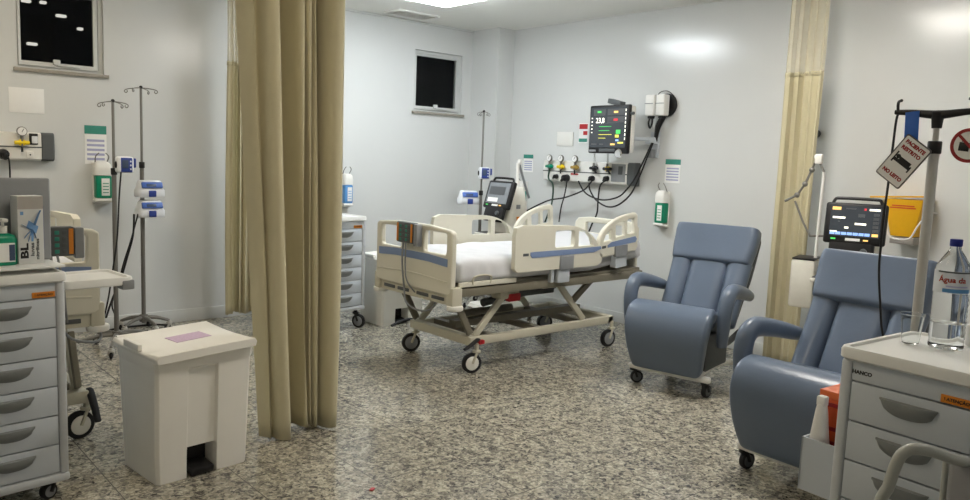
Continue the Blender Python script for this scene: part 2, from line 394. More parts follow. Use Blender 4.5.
# ------------------------------------------------------------------ hospital bed (local: x from foot to head, y across, foot plane at x=0)
def make_bed(label, loc, rotz, lift=0, base_dx=0, ctrl=0):
    t = thing('hospital_bed', label, 'bed', loc, rotz)
    # --- footboard
    W = .465
    top = [(W, .62), (W, 1.035), (W-.03, 1.052), (.2, 1.072), (-.2, 1.072), (-W+.03, 1.052), (-W, 1.035), (-W, .62), (-W+.03, .60), (W-.03, .60)]
    L = lambda q: [(a, z+lift) for a, z in q]
    rc = ctrl
    holes = [L(rr(.26, .15, .02, 3, s*.27, .955)) for s in (-1, 1)]
    fb = obj('footboard', MB().plate(L(top), holes, .045, T(.022, 0, 0) @ M_YZ), cream_m, t, bev=.012, bseg=3)
    s = MB().plate(L([(.42, .80), (.42, .855), (.2, .868), (-.2, .868), (-.42, .855), (-.42, .80), (-.2, .815), (.2, .815)]), [], .006, T(-.002, 0, 0) @ M_YZ)
    obj('blue_strip', s, blue_m, fb)
    s = MB().tube([(-.002, .42, .695+lift), (-.003, 0, .712+lift), (-.002, -.42, .695+lift)], .006, 6, 4); obj('moulded_ridge', s, cream_m, fb)
    # hand control hooked over the footboard
    hc = obj('hand_control', MB().box((-.03, .02, 1.0), (.05, .20, .15), .008), dgrey_m, t, loc=(0, rc, lift))
    for i in range(4):
        for j in range(4): obj('button', MB().box((-.056, -.035+i*.035, .95+j*.032), (.004, .022, .02), .002), teal_m if i % 2 else dgrey_m, hc)
    for sgn in (-1, 1): obj('orange_label', MB().box((-.056, .02+sgn*.085, 1.0), (.004, .022, .13), .002), orange_m, hc)
    obj('side_plate', MB().box((-.028, -.105, .99), (.05, .045, .16), .008), grey_m, hc)
    obj('cable', MB().tube([(-.055, .03, .93), (-.07, .02, .8), (-.06, .0, .6), (-.07, -.05, .50), (-.04, -.17, .46), (.03, -.22, .48), (.1, -.2, .56)], .007, 8, 6), grey_m, hc)
    obj('cable', MB().tube([(-.055, .0, .93), (-.07, -.02, .78), (-.06, -.03, .66), (.0, -.05, .57)], .006, 8, 6), grey_m, hc)
    # --- foot cross rail with slots, corner posts and bumpers
    m = MB().rng(.02, .07, -.46, .46, .53+lift, .60+lift, .006)
    obj('foot_rail', m, frame_m, t)
    for y in (-.3, -.12, .12, .3): obj('slot', MB().rng(.013, .022, y-.07, y+.07, .555+lift, .58+lift, .003), dgrey_m, t)
    for y in (-.45, .45):
        obj('corner_post', MB().rng(.0, .09, y-.035, y+.035, .53+lift, .66+lift, .01), frame_m, t)
        obj('bumper_wheel', MB().cyl((.045, y*1.02, .50+lift), (.045, y*1.02, .535+lift), .058, n=24, bev=.01), white_m, t)
    # --- deck frame
    for y in (-.43, .43):
        obj('side_rail_beam', MB().rng(.06, 2.12, y-.022, y+.022, .585+lift, .645+lift, .006), under_m, t)
        obj('deck_edge', MB().rng(.08, .62, y-.012+math.copysign(.02, y), y+.012+math.copysign(.02, y), .655+lift, .69+lift, .006), cream_m, t)
    obj('deck', MB().rng(.06, 2.12, -.42, .42, .63+lift, .668+lift, .006), under_m, t)
    m = MB()
    for x in (.35, .75, 1.2, 1.6, 2.08): m.rng(x-.03, x+.03, -.42, .42, .585+lift, .632+lift)
    obj('cross_bar', m, under_m, t)
    obj('mattress_stop', MB().tube([(.2, -.46, .67+lift), (.2, -.47, .72+lift), (.28, -.47, .735+lift), (.36, -.47, .72+lift), (.36, -.46, .67+lift)], .007, 6, 4), frame_m, t)
    # --- mattress under a loose white sheet
    mt = MB(); nx, ny = 60, 28; rings = []
    prof = [(-.445, .672), (-.452, .70), (-.45, .76), (-.445, .81), (-.43, .838), (-.40, .848)]
    prof = prof+[(-.40+.8*i/10, .85) for i in range(1, 10)]+[(-y, z) for y, z in reversed(prof)]
    for i in range(nx+1):
        x = .07+2.03*i/nx; rise = 0
        if x > 1.45: rise = (x-1.45)*.12
        end = min(1, min(i, nx-i)/2)
        r = []
        for (y, z) in prof:
            n1 = noise.noise(Vector((x*5, y*5, z*6)))*.010 + noise.noise(Vector((x*14, y*9, z*4)))*.006
            side = abs(y) > .42
            dr = (.010*math.sin(x*24+3*noise.noise(Vector((x*3, 1, 2))))*(1 if z < .82 else 0)) if side else 0
            zz = .67+(z-.67)*(.9+.1*end)
            r.append(Vector((x, y+math.copysign(dr+n1*.5, y) if side else y, zz+(n1 if z > .7 else 0)+rise+lift)))
        rings.append(r)
    mo = obj('mattress', mt.loft(rings), sheet_m, t, sub=1)
    # --- headboard
    hb = [(.36, .66), (.36, 1.0), (.32, 1.04), (.2, 1.055), (-.2, 1.055), (-.32, 1.04), (-.36, 1.0), (-.36, .66)]
    obj('headboard', MB().plate(L(hb), [L(rr(.46, .09, .02, 3, 0, .96))], .045, T(2.14, 0, 0) @ M_YZ), cream_m, t, bev=.012, bseg=3)
    # --- side rails
    for sy in (-1, 1):
        y = sy*.49
        foot = [(.55, .76), (.58, .735), (1.45, .735), (1.50, .76), (1.51, .82)]+arc(1.05, .80, .44, 8, 82, 12, .268)+[(.95, 1.07), (.62, 1.08), (.56, 1.06), (.545, 1.0)]
        h1 = rr(.215, .13, .02, 3, 1.065, .965)
        h2 = [(1.22, .90), (1.40, .90), (1.375, .96), (1.32, 1.01), (1.24, 1.03), (1.22, 1.02)]
        fr = obj('foot_side_rail', MB().plate(L(foot), [L(h1), L(h2)], .04, T(0, y, 0) @ M_XZ), cream_m, t, bev=.011, bseg=3)
        st = [(.70, .855), (.72, .835), (1.4, .845), (1.49, .87), (1.48, .89), (1.2, .882), (.75, .88), (.70, .878)]
        obj('blue_strip', MB().plate(L(st), [], .006, T(0, y+sy*.021, 0) @ M_XZ), blue_m, fr)
        obj('badge', MB().box((.655, y+sy*.021, .862+lift), (.055, .005, .02), .002), dgrey_m, fr)
        obj('release_lever', MB().box((1.09, y+sy*.018, .782+lift), (.15, .03, .11), .008), grey_m, fr)
        br = MB().box((1.08, y-sy*.01, .685+lift), (.13, .05, .12), .008); br.box((.97, y-sy*.02, .68+lift), (.03, .04, .1), .005)
        obj('rail_bracket', br, cart_m, fr)
        head = [(.0, .10), (.0, .02), (.03, .0), (.46, .0), (.49, .03), (.49, .30), (.46, .325)]+arc(.42, .12, .42, 88, 172, 10, .20)
        h1 = [(.06, .13), (.155, .13), (.155, .22), (.12, .20), (.08, .17)]
        h2 = [(.21, .145), (.32, .15), (.32, .265), (.26, .26), (.21, .245)]
        h3 = rr(.09, .12, .015, 3, .40, .215)
        A = T(1.475, y, .79+lift) @ Matrix.Rotation(-.09, 4, 'Y') @ M_XZ
        hr = obj('head_side_rail', MB().plate(head, [h1, h2, h3], .04, A), cream_m, t, bev=.011, bseg=3)
        k = T(0, sy*.021, 0)
        obj('blue_strip', MB().plate([(.10, .075), (.45, .075), (.47, .10), (.45, .125), (.15, .115), (.10, .095)], [], .006, k @ A), blue_m, hr)
        obj('badge', MB().plate(rr(.045, .02, .003, 2, .055, .085), [], .006, k @ A), dgrey_m, hr)
        obj('release_lever', MB().plate(rr(.15, .09, .01, 2, .26, .03), [], .03, k @ A), grey_m, hr)
        obj('rail_bracket', MB().plate(rr(.14, .1, .01, 2, .27, -.06), [], .06, T(0, -sy*.01, 0) @ A), cart_m, hr)
    # --- base
    d = base_dx
    for y in (-.35, .35):
        obj('base_beam', MB().rng(.33+d, 1.86+d, y-.025, y+.025, .20, .26, .006), frame_m, t)
    for x in (.30, 1.82): obj('base_cross_beam', MB().rng(x-.03+d, x+.04+d, -.375, .375, .20, .265, .006), frame_m, t)
    m = MB()
    for x in (.5, 1.0, 1.5): m.rng(x-.03+d, x+.03+d, -.33, .33, .22, .26)
    m.rng(.4+d, 1.8+d, -.04, .04, .26, .31); m.cyl((.55+d, .1, .33), (1.1+d, .1, .33), .03)
    obj('base_crosspiece', m, under_m, t)
    for y in (-.33, .33):
        def arm(x0, z0, x1, z1, nm, mm):
            a = math.atan2(z1-z0, x1-x0); l = math.hypot(x1-x0, z1-z0)
            obj(nm, MB().box(((x0+x1)/2, y, (z0+z1)/2), (l, .03, .05), .005, rot=(0, -a, 0)), mm, t)
        arm(.34+d, .26, .66+d, .585+lift, 'lift_arm', frame_m)
        arm(1.52+d, .26, 1.2+d, .585+lift, 'lift_arm', frame_m)
        arm(.10+d*.3+.08, .50+lift, .30+d, .28, 'lift_strut', under_m)
        arm(1.37+d, .42, 1.62+d, .60+lift, 'lift_strut', under_m)
        obj('deck_bracket', MB().rng(1.0+d, 1.55+d, y-.03, y+.03, .56+lift, .60+lift, .005), frame_m, t)
    m = obj('motor_cover', MB().box((.66+d, -.3, .56+lift), (.2, .12, .10), .02), frame_m, t)
    obj('red_cap', MB().box((.70+d, -.345, .52+lift), (.12, .05, .06), .01), red_m, m)
    obj('actuator', MB().cyl((.7+d, .0, .42), (1.5+d, .0, .5+lift), .032), dgrey_m, t)
    obj('control_box', MB().rng(.9+d, 1.3+d, -.2, .2, .48+lift, .58+lift, .01), dgrey_m, t)
    for x in (.30, 1.84):
        for y in (-.375, .375): caster(t, x+d+(.03 if x < 1 else 0), y, .074, .034, (1.7 if ctrl else 2.9)+random.uniform(-.2, .3), wm=offw_m if y < 0 and x < 1 else grey_m, fork=frame_m, top=.22)
    for y in (-.385, .385):
        pk = (1, 1, 1, 1) if ctrl else (.98, 1.08, 1.16, 1.18); pz = (.24, .26, .20, .13) if ctrl else (.24, .255, .235, .21)
        p = obj('brake_pedal', MB().tube([(.34+d, y*pk[0], pz[0]), (.30+d, y*pk[1], pz[1]), (.22+d, y*pk[2], pz[2]), (.15+d, y*pk[3], pz[3])], [.014, .02, .02, .016], 10, 5, flat=.55), rubber_m, t)
        obj('red_tip', MB().box((.36+d, y, .225), (.05, .035, .03), .006), red_m, p)
    return t
make_bed('empty cream hospital bed with white sheet and lowered flat mattress below the wall monitor', (3.3, 4.575, 0), 0)
make_bed('cream hospital bed partly hidden behind the drawer cart near the first window', (.70, 4.42, 0), PI/2, lift=.05, base_dx=-.36, ctrl=-.25)

# ------------------------------------------------------------------ recliner (local: +x forward, origin on the floor at the front casters)
def place_ring(x, z, dx, dz, w, th, r, taper=1):
    """ring across a side-view path: position (x,z), path direction (dx,dz), width w along y, thickness th along the path normal"""
    l = math.hypot(dx, dz); nx, nz = -dz/l, dx/l
    return [Vector((x+nx*b_, a_, z+nz*b_)) for a_, b_ in rr(w, th, r, 4)]
def pad(path, ws, th, y=0, rad=.45, mb=None, pillow=.018):
    """upholstered pad lofted along a side-view path, crowned and with pulled-in ends"""
    mb = mb or MB(); P = [Vector((p[0], 0, p[1])) for p in path]; P = spline(P, 5); n = len(P); rings = []
    for i, p in enumerate(P):
        q = P[min(i+1, n-1)]-P[max(i-1, 0)]
        k = i/(n-1); kk = k*(len(ws)-1); i0 = min(int(kk), len(ws)-2); w = ws[i0]+(ws[i0+1]-ws[i0])*(kk-i0)
        e = min(k, 1-k); s = min(1, .55+e*6); s = math.sin(s*PI/2) if s < 1 else 1
        t_ = th*s; w_ = w*(.94+.06*s)
        rr_ = min(t_*rad, w_*.45)
        ring = place_ring(p.x, p.z, q.x, q.z, w_, t_, rr_)
        l = math.hypot(q.x, q.z); nx, nz = -q.z/l, q.x/l
        for v in ring:
            crown = pillow*max(0, 1-(2*v.y/w_)**2)*s
            sg = 1 if (v-p).dot(Vector((nx, 0, nz))) > 0 else -1
            v.x += nx*crown*sg; v.z += nz*crown*sg; v.y += y
        rings.append(ring)
    return mb.loft(rings)
def make_recliner(label, loc, rotz):
    t = thing('recliner', label, 'recliner chair', loc, rotz)
    obj('leg_rest', pad([(.035, .145), (.085, .30), (.095, .44), (.05, .535), (-.05, .565)], [.49, .56, .60, .61, .59], .10, pillow=.006, rad=.3), vinyl_m, t, sub=1)
    obj('seat', pad([(-.02, .53), (-.2, .49), (-.46, .43)], [.60, .56, .52], .13, pillow=.02), vinyl_m, t, sub=1)
    bk = MB()
    lo = [(-.40, .42), (-.50, .60), (-.59, .76), (-.645, .865)]
    pad(lo, [.27, .29, .31], .13, 0, mb=bk, pillow=.016)
    pad(lo, [.15, .16, .18], .14, -.215, mb=bk, pillow=.012); pad(lo, [.15, .16, .18], .14, .215, mb=bk, pillow=.012)
    br = obj('backrest', bk, vinyl_m, t, sub=1)
    obj('back_shell', pad([(-.48, .40), (-.58, .60), (-.66, .76), (-.80, 1.06)], [.52, .56, .60, .62], .06), dgrey_m, br, sub=1)
    obj('headrest', pad([(-.605, .835), (-.665, .95), (-.71, 1.05), (-.735, 1.105)], [.58, .62, .635, .62], .15, pillow=.008, rad=.32), vinyl_m, br, sub=1)
    for s in (-1, 1):
        y = s*.345
        a = MB().tube([(-.06, y*.98, .36), (-.045, y, .48), (-.045, y*1.01, .60), (-.075, y*1.02, .685), (-.15, y*1.02, .72), (-.30, y*1.01, .70), (-.46, y*.98, .665), (-.56, y*.96, .64)], [.040, .050, .055, .056, .056, .050, .044, .036], 14, 5, flat=.85)
        obj('armrest', a, vinyl_m, t)
        u = MB().tube([(-.06, y*.96, .40), (-.20, y*.93, .36), (-.42, y*.93, .40)], .022, 10, 4)
        obj('arm_frame', u, dgrey_m, t)
    # base: bars, side tubes and casters
    for x in (.0, -.62): obj('base_bar', MB().box((x, 0, .125), (.055, .60, .042), .014, 3), white_m, t)
    for s in (-1, 1): obj('base_tube', MB().tube([(0, s*.2, .13), (-.3, s*.2, .15), (-.62, s*.2, .13)], .018, 8, 3), white_m, t)
    obj('mechanism', MB().rng(-.5, -.1, -.22, .22, .14, .40, .02), dgrey_m, t)
    for x in (.0, -.62):
        for s in (-1, 1): caster(t, x, s*.265, .045, .03, random.uniform(2.2, 4.0), fork=black_m, wm=dgrey_m, top=.12)
    return t
make_recliner('blue grey vinyl recliner standing between the hospital bed and the curtain', (4.47, 3.125, 0), math.radians(191))
make_recliner('blue grey vinyl recliner beside the drawer cart with the water bottle', (3.60, 1.765, 0), math.radians(177))

# ------------------------------------------------------------------ drawer cart (local: front at -y, origin on the floor in the middle)
CW, CD = .42, .46
def make_cart(label, loc, rotz, brand=True, low=.08, wr=.036):
    t = thing('drawer_cart', label, 'medical cart', loc, rotz)
    obj('cabinet', MB().rng(-CW/2+.02, CW/2-.02, -CD/2+.02, CD/2, low+.04, .96, .004), cart_m, t)
    tp = MB().loft([[Vector((x, y, z)) for x, y in rr(CW+.03+e, CD+.03+e, .03, 4)] for z, e in ((.96, -.02), (.968, 0), (.992, 0), (1.002, -.008), (1.002, -.035), (.994, -.045))])
    obj('top', tp, carttop_m, t)
    for sx in (-1, 1):
        for y in (-CD/2+.012, CD/2-.012): obj('corner_post', MB().box((sx*(CW/2-.012), y, (low+.035+.965)/2), (.036, .036, .965-low-.035), .013, 3), post_m, t)
    obj('base_skirt', MB().rng(-CW/2-.01, CW/2+.01, -CD/2-.01, CD/2+.01, low, low+.04, .015), post_m, t)
    obj('header_panel', MB().rng(-CW/2+.03, CW/2-.03, -CD/2+.002, -CD/2+.022, .898, .96, .002), cart_m, t)
    lb = obj('warning_label', MB().box((CW/2-.078, -CD/2, .912), (.088, .004, .024), .001), orange_m, t)
    text('label_print', '! ATEN\u00c7\u00c3O', .013, black_m, lb, T(CW/2-.078, -CD/2-.0025, .912) @ FRONT_NY, .0003)
    if brand: text('maker_name', 'HANCO', .017, black_m, t, T(-CW/2+.062, -CD/2+.0015, .926) @ FRONT_NY, .0006)
    z0, z1 = low+.043, .896; h = (z1-z0)/6
    for i in range(6):
        a = z0+i*h
        d = obj('drawer', MB().rng(-CW/2+.032, CW/2-.032, -CD/2, -CD/2+.022, a+.002, a+h-.003, .003), cart_m, t)
        # crescent grip: straight lip above, curved belly below, hollow behind
        w, n = .085, 12; rings = []
        for k in range(n+1):
            x = -w+2*w*k/n; q = 1-(abs(x)/w)**2.4
            dep = .004+.020*math.sqrt(max(0, q)); bot = .048*(max(0, q)**.5)+.004
            zt = a+h*.78
            rings.append([Vector((x, -CD/2+.001, zt)), Vector((x, -CD/2-dep, zt)), Vector((x, -CD/2-dep*1.05, zt-.006)), Vector((x, -CD/2-dep*.7, zt-bot*.6)), Vector((x, -CD/2+.001, zt-bot))])
        obj('handle', MB().loft(rings), handle_m, d, ang=30)
    for sx in (-1, 1):
        for sy in (-1, 1): caster(t, sx*(CW/2-.05), sy*(CD/2-.05), wr, .03, random.uniform(0, 6), fork=black_m, wm=grey_m, top=low+.005)
    return t
def cart_at(label, corner, rotz, right, **k):
    """stand the cart so that its front right (or left) top corner is where it was measured"""
    s = 1 if right else -1
    v = Matrix.Rotation(rotz, 2) @ Vector((s*CW/2, -CD/2))
    return make_cart(label, (corner[0]-v.x, corner[1]-v.y, 0), rotz, **k)
cart_l = cart_at('grey drawer cart carrying gel bottle and glove box in front of the partly hidden bed', at(63, 272.5, Z=1.0), math.radians(6), True)
cart_m2 = cart_at('grey drawer cart with six drawers half hidden by the long curtain', at(365.5, 216.5, Z=1.0), math.radians(4), True, low=.165, wr=.062)
cart_r = cart_at('grey drawer cart topped by a water bottle and plastic cups', at(845, 346, Z=1.0), math.radians(-94.5), False)
cart_l['kind'] = cart_m2['kind'] = cart_r['kind'] = 'thing'

# parts only the left cart carries: side tray, back board, raised shelf
bpy.context.view_layer.update()
def loc_in(o, p): return o.matrix_basis.inverted() @ p
tp_ = loc_in(cart_l, at(97, 277, Y=3.84))
sh = obj('side_shelf', MB().loft([[Vector((x, y, z)) for x, y in rr(.30+e, .30+e, .03, 4)] for z, e in ((-.025, -.01), (-.02, 0), (.005, 0), (.012, -.006), (.012, -.03), (.002, -.04))]), carttop_m, cart_l, loc=(CW/2+.16, tp_.y, tp_.z))
obj('shelf_bracket', MB().rng(.095, .15, -.153, -.08, -.045, -.002, .006), grey_m, sh)
e1 = loc_in(cart_l, at(50, 178, Y=3.90)); e2 = loc_in(cart_l, at(58, 262, Y=3.80)); SH = e2.z
bb = obj('back_board', MB().rng(e1.x-.45, e1.x, e1.y, e1.y+.022, SH, e1.z, .010, 3), grey_m, cart_l)
rs = obj('raised_shelf', MB().rng(e2.x-.5, e2.x, e1.y-.19, e1.y+.03, SH-.012, SH, .004), carttop_m, cart_l)
for x, y, r in ((.06, .04, .008), (.13, .08, .014), (-.15, .1, .008)): obj('shelf_post', MB().cyl((x, y, .995), (x, y, SH-.01), r), black_m if r > .01 else steel_m, rs)
# part only the right cart carries: a hung side box
sb = MB(); BX0, BX1, BY0, BY1 = -CW/2-.165, -CW/2-.003, -.15, .20; BZ = .455; BT = .635
sb.rng(BX0, BX1, BY0, BY1, BZ-.008, BZ); sb.rng(BX0, BX0+.006, BY0, BY1, BZ, BT); sb.rng(BX1-.006, BX1, BY0, BY1, BZ, BT)
sb.rng(BX0, BX1, BY0, BY0+.006, BZ, BT); sb.rng(BX0, BX1, BY1-.006, BY1, BZ, BT)
obj('side_box', sb, cart_m, cart_r)

def on_cart(cart, x, y, z):
    return cart.matrix_basis @ Vector((x, y, z))
RZL = math.radians(6); RZR = math.radians(-94.5)

# ------------------------------------------------------------------ things on the left cart
q = loc_in(cart_l, at(2, 255, Y=3.82)); p = on_cart(cart_l, q.x, e1.y-.08, SH+.0005)
t = thing('gel_bottle', 'green hand gel bottle with white pump on the cart shelf', 'bottle', p, RZL)
obj('body', MB().loft([[Vector((x, y, z)) for x, y in rr(w, d, .02, 4)] for z, w, d in ((0, .085, .06), (.005, .092, .065), (.11, .092, .065), (.125, .08, .055), (.135, .04, .035))]), green_m, t)
obj('label', MB().rng(-.035, .035, -.0345, -.032, .015, .095), paper_m, t)
obj('label_print', MB().rng(.012, .034, -.0352, -.0342, .02, .088), lcd_m, t)
obj('pump', MB().cyl((0, 0, .13), (0, 0, .165), .017).cyl((0, 0, .165), (0, 0, .185), .006).box((0, -.012, .19), (.024, .05, .016), .005), white_m, t)
q = loc_in(cart_l, at(28, 255, Y=3.82)); p = on_cart(cart_l, q.x, e1.y-.07, SH+.0005)
t = thing('glove_box', 'white glove box with blue glove print standing on the cart shelf', 'box', p, RZL+.12); t.scale = (.84, .84, 1.24)
obj('carton', MB().rng(-.062, .062, -.04, .04, 0, .235, .002), box_m, t)
obj('opening_panel', MB().rng(-.061, .061, -.041, -.039, .19, .234), cgrey_m, t)
obj('dark_side', MB().rng(.061, .063, -.039, .039, .05, .2), cap_m, t)
g = MB()
hx = lambda x, z: Vector((x, -.0425, z))
g.tube([hx(.045, .185), hx(.03, .165), hx(.012, .135)], [.012, .018, .024], 8, 4, flat=.06)
g.tube([hx(.012, .14), hx(.0, .115)], .026, 8, flat=.06)
for a in ((-.045, .138), (-.035, .09), (-.016, .078), (.004, .078), (.022, .088)):
    g.tube([hx(.005, .12), hx((a[0]+.005)*.6, (a[1]+.12)/2), hx(*a)], [.009, .007, .006], 6, 3, flat=.1)
obj('glove_print', g, gblue_m, t)
text('print', 'BL', .05, black_m, t, T(-.032, -.0408, .045) @ FRONT_NY @ Matrix.Rotation(PI/2, 4, 'Z'), .002)
text('print', 'luvas', .024, dgrey_m, t, T(.005, -.0408, .05) @ FRONT_NY @ Matrix.Rotation(PI/2, 4, 'Z'), .0008)
text('print', 'nitr\u00edlicas', .022, dgrey_m, t, T(.03, -.0408, .05) @ FRONT_NY @ Matrix.Rotation(PI/2, 4, 'Z'), .0006)
obj('emblem', MB().rng(-.05, -.035, -.0415, -.0395, .17, .182), gblue_m, t)


# ------------------------------------------------------------------ pedal bins (local: front at -y)
def make_bin(label, loc, rotz, sticker):
    t = thing('pedal_bin', label, 'bin', loc, rotz)
    def ring(z, w, d, rec=0):
        # outline with a recessed middle channel in front
        x, y = w/2, d/2; c = .016
        return [Vector(q+(z,)) for q in ((-x+c, -y), (-.085, -y), (-.078, -y+rec), (.058, -y+rec), (.065, -y), (x-c, -y), (x, -y+c), (x, y-c), (x-c, y), (-x+c, y), (-x, y-c), (-x, -y+c))]
    rings = [ring(0, .455, .36, .10), ring(.10, .462, .366, .10), ring(.14, .465, .37, .10), ring(.145, .466, .37, .018), ring(.53, .478, .41, .018), ring(.54, .478, .41, 0), ring(.555, .49, .42, 0), ring(.60, .49, .42, 0)]
    obj('body', MB().loft(rings), offw_m, t, bev=.004)
    lid = MB()
    lr = []
    for i in range(13):
        y = -.24+.49*i/12; dip = -.012*math.sin(PI*i/12)
        lr.append([Vector((x, y, z+.04*x)) for x, z in ((-.243, .59), (-.249, .615), (-.238, .632+dip), (-.12, .634+dip), (0, .634+dip), (.12, .634+dip), (.238, .632+dip), (.249, .615), (.243, .59))])
    l = obj('lid', lid.loft(lr), offw_m, t, bev=.004)
    for x in (-.17, .17): obj('hinge', MB().cyl((x-.06, .24, .612), (x+.06, .24, .612), .018, n=12), offw_m, l)
    obj('lid_grip', MB().rng(-.256, -.232, -.06, .10, .612, .645, .006), offw_m, l)
    if sticker: obj('sticker', MB().box((.03, .03, .6255), (.18, .12, .002), rot=(0, -.04, .05)), pink_m, l)
    obj('pedal', MB().box((-.01, -.12, .03), (.115, .15, .035), .008, rot=(.12, 0, 0)), black_m, t)
    obj('pedal_recess', MB().rng(-.076, .056, -.085, -.08, .0, .14), black_m, t)
    return t
make_bin('large off white pedal bin with lavender sticker beside the front curtain', (1.362, 3.74, 0), math.radians(6), True)
make_bin('off white pedal bin on the floor behind the foot of the empty bed', (4.12, 6.02, 0), math.radians(2), False)

# ------------------------------------------------------------------ curtains
def curtain(label, pts, z0, z1, folds, amp, net_top, wob=.012, group=None, name='curtain', gather=0, seed=0, lean=.5, k=40):
    """cloth hung from the ceiling track; pts = plan line, folds = number of pleats"""
    t = thing(name, label, 'curtain', (0, 0, 0), 0)
    P = spline([Vector((a, b_, 0)) for a, b_ in pts], k); n = len(P)
    rnd = random.Random(seed); ph = [rnd.uniform(.6, 1.4) for _ in range(40)]
    def sheet(za, zb, nz, thick, k0):
        bm = bmesh.new(); rows = []
        c = Vector((pts[0][0]*(1-lean)+pts[-1][0]*lean, pts[0][1]*(1-lean)+pts[-1][1]*lean, 0))
        for j in range(nz+1):
            z = za+(zb-za)*j/nz; g = 1-gather*(1-(z-z0)/(net_top-z0)) ; row = []
            for i, p in enumerate(P):
                u = i/(n-1); tt = (P[min(i+1, n-1)]-P[max(i-1, 0)]).normalized(); nn = Vector((-tt.y, tt.x, 0))
                f = u*folds; k = int(f) % 40
                w = math.sin(2*PI*f+.6*math.sin(2*PI*f))*amp*ph[k]
                w += wob*noise.noise(Vector((u*7+seed, z*.6, k0)))*2
                sway = .008*noise.noise(Vector((z*.8, seed, u*2)))
                q = c+(p-c)*g+nn*w+tt*(amp*.35*math.sin(4*PI*f))+tt*sway; q.z = z+ (.012*math.sin(u*9+seed) if j == 0 and za < 1 else 0)
                row.append(bm.verts.new(q))
            rows.append(row)
        for j in range(nz):
            for i in range(n-1): bm.faces.new((rows[j][i], rows[j][i+1], rows[j+1][i+1], rows[j+1][i]))
        m = MB(); m.bm.free(); m.bm = bm
        return m
    o = obj('cloth', sheet(z0, z1, 26, 0, 0), curt_m, t, ang=180)
    s = o.modifiers.new('thick', 'SOLIDIFY'); s.thickness = .002
    o2 = obj('netting', sheet(z1-.01, net_top, 4, 0, 0), net_m, t, ang=180)
    hem = obj('heading_tape', sheet(z1-.03, z1+.004, 1, 0, 0), curt_m, t, ang=180)
    s = hem.modifiers.new('thick', 'SOLIDIFY'); s.thickness = .005
    return t
curtain('long beige curtain hanging in the middle of the room beside the large pedal bin', [(1.62, 3.84), (1.65, 3.77), (1.68, 3.75), (1.705, 3.80), (1.74, 3.72), (1.79, 3.71), (1.82, 3.80), (1.84, 3.97), (1.89, 4.02), (1.94, 3.95), (1.965, 3.83), (1.985, 3.80), (2.0, 3.87), (2.015, 3.81), (2.03, 3.80), (2.04, 3.89), (2.055, 3.80), (2.07, 3.81), (2.08, 3.96), (2.10, 3.98), (2.115, 3.82), (2.15, 3.745), (2.20, 3.74), (2.23, 3.80)], .02, 2.45, 4, .006, ZC-.03, seed=3, gather=.27, lean=1, k=9)
curtain('short gathered beige curtain against the wall behind the long curtain', [(2.79, 6.62), (2.90, 6.66), (3.02, 6.60)], .09, 2.29, 5, .03, ZC-.03, seed=5)
curtain('gathered beige curtain on the wall between the two recliners', [(5.70, 3.11), (5.75, 2.97), (5.70, 2.82)], .03, 2.285, 5, .03, ZC-.03, seed=9)
def track(n, pts):
    o = struct('trim_%d' % n, MB().tube(pts, .014, 8), alu_m)
track(2, [(1.7, 3.8, ZC-.018), (2.9, 6.63, ZC-.018)])
track(3, [(2.3, 3.8, ZC-.018), (5.7, 3.12, ZC-.018)])

# ------------------------------------------------------------------ IV poles
def make_pole(label, loc, top, rotz, hooks=4, low=1.15, r=.0125, base_r=.30, n=5, a0=0.0, sag=.03, black=False, wide=.11):
    t = thing('iv_pole', label, 'iv pole', loc, rotz)
    obj('column', MB().cyl((0, 0, .08), (0, 0, low), r*1.35, n=16), steel_m if black else dsteel_m, t)
    obj('rod', MB().cyl((0, 0, low), (0, 0, top), r*.8, n=12), steel_m if black else psteel_m, t)
    obj('collar', MB().cyl((0, 0, low-.035), (0, 0, low+.015), r*1.75, n=16, bev=.004), black_m, t)
    if not black:
        for k in range(hooks):
            a = 2*PI*k/hooks+.5
            d = Vector((math.cos(a), math.sin(a), 0))
            pts = [Vector((0, 0, top)), d*wide*.55+Vector((0, 0, top-.006)), d*wide*.95+Vector((0, 0, top-.016)), d*(wide+.008)+Vector((0, 0, top-.030)), d*(wide-.004)+Vector((0, 0, top-.042)), d*(wide-.018)+Vector((0, 0, top-.034)), d*(wide-.014)+Vector((0, 0, top-.024))]
            obj('hook', MB().tube(pts, .0036, 6, 4), dsteel_m, t)
        obj('finial', MB().sph((0, 0, top+.004), .014), black_m, t)
    for k in range(n):
        a = a0+2*PI*k/n; d = Vector((math.cos(a), math.sin(a), 0))
        obj('leg', MB().tube([Vector((0, 0, .125)), d*base_r*.5+Vector((0, 0, .118)), d*base_r+Vector((0, 0, .085))], [.018, .016, .012], 8, 3), dsteel_m, t)
        caster(t, d.x*base_r, d.y*base_r, .027, .02, random.uniform(0, 6), fork=steel_m, wm=black_m, top=.085)
    obj('hub', MB().cyl((0, 0, .09), (0, 0, .15), .035, n=20, bev=.006), dsteel_m, t)
    return t
P1 = (1.735, 6.18, 0); P2 = (2.09, 6.68, 0); P4 = (3.36, 1.184, 0)
_q = at(482, 165, Y=6.22); P3 = (_q.x, 6.22, 0)
make_pole('shorter steel iv pole with four hooks in front of the green gel dispenser', P1, 1.86, .2, 4, 1.36, wide=.115, a0=4.1, base_r=.28)
make_pole('taller steel iv pole carrying two stacked blue and white pumps', P2, 2.01, .3, 4, 1.40, wide=.13, base_r=.2, a0=.8)
make_pole('slim steel iv pole behind the empty bed near the corner', P3, 2.03, .9, 4, 1.20, wide=.07, base_r=.22)
p4 = make_pole('steel iv pole with black crossbar holding the hanging signs', P4, 1.745, 0, 0, 1.67, r=.0145, base_r=.21, black=True)
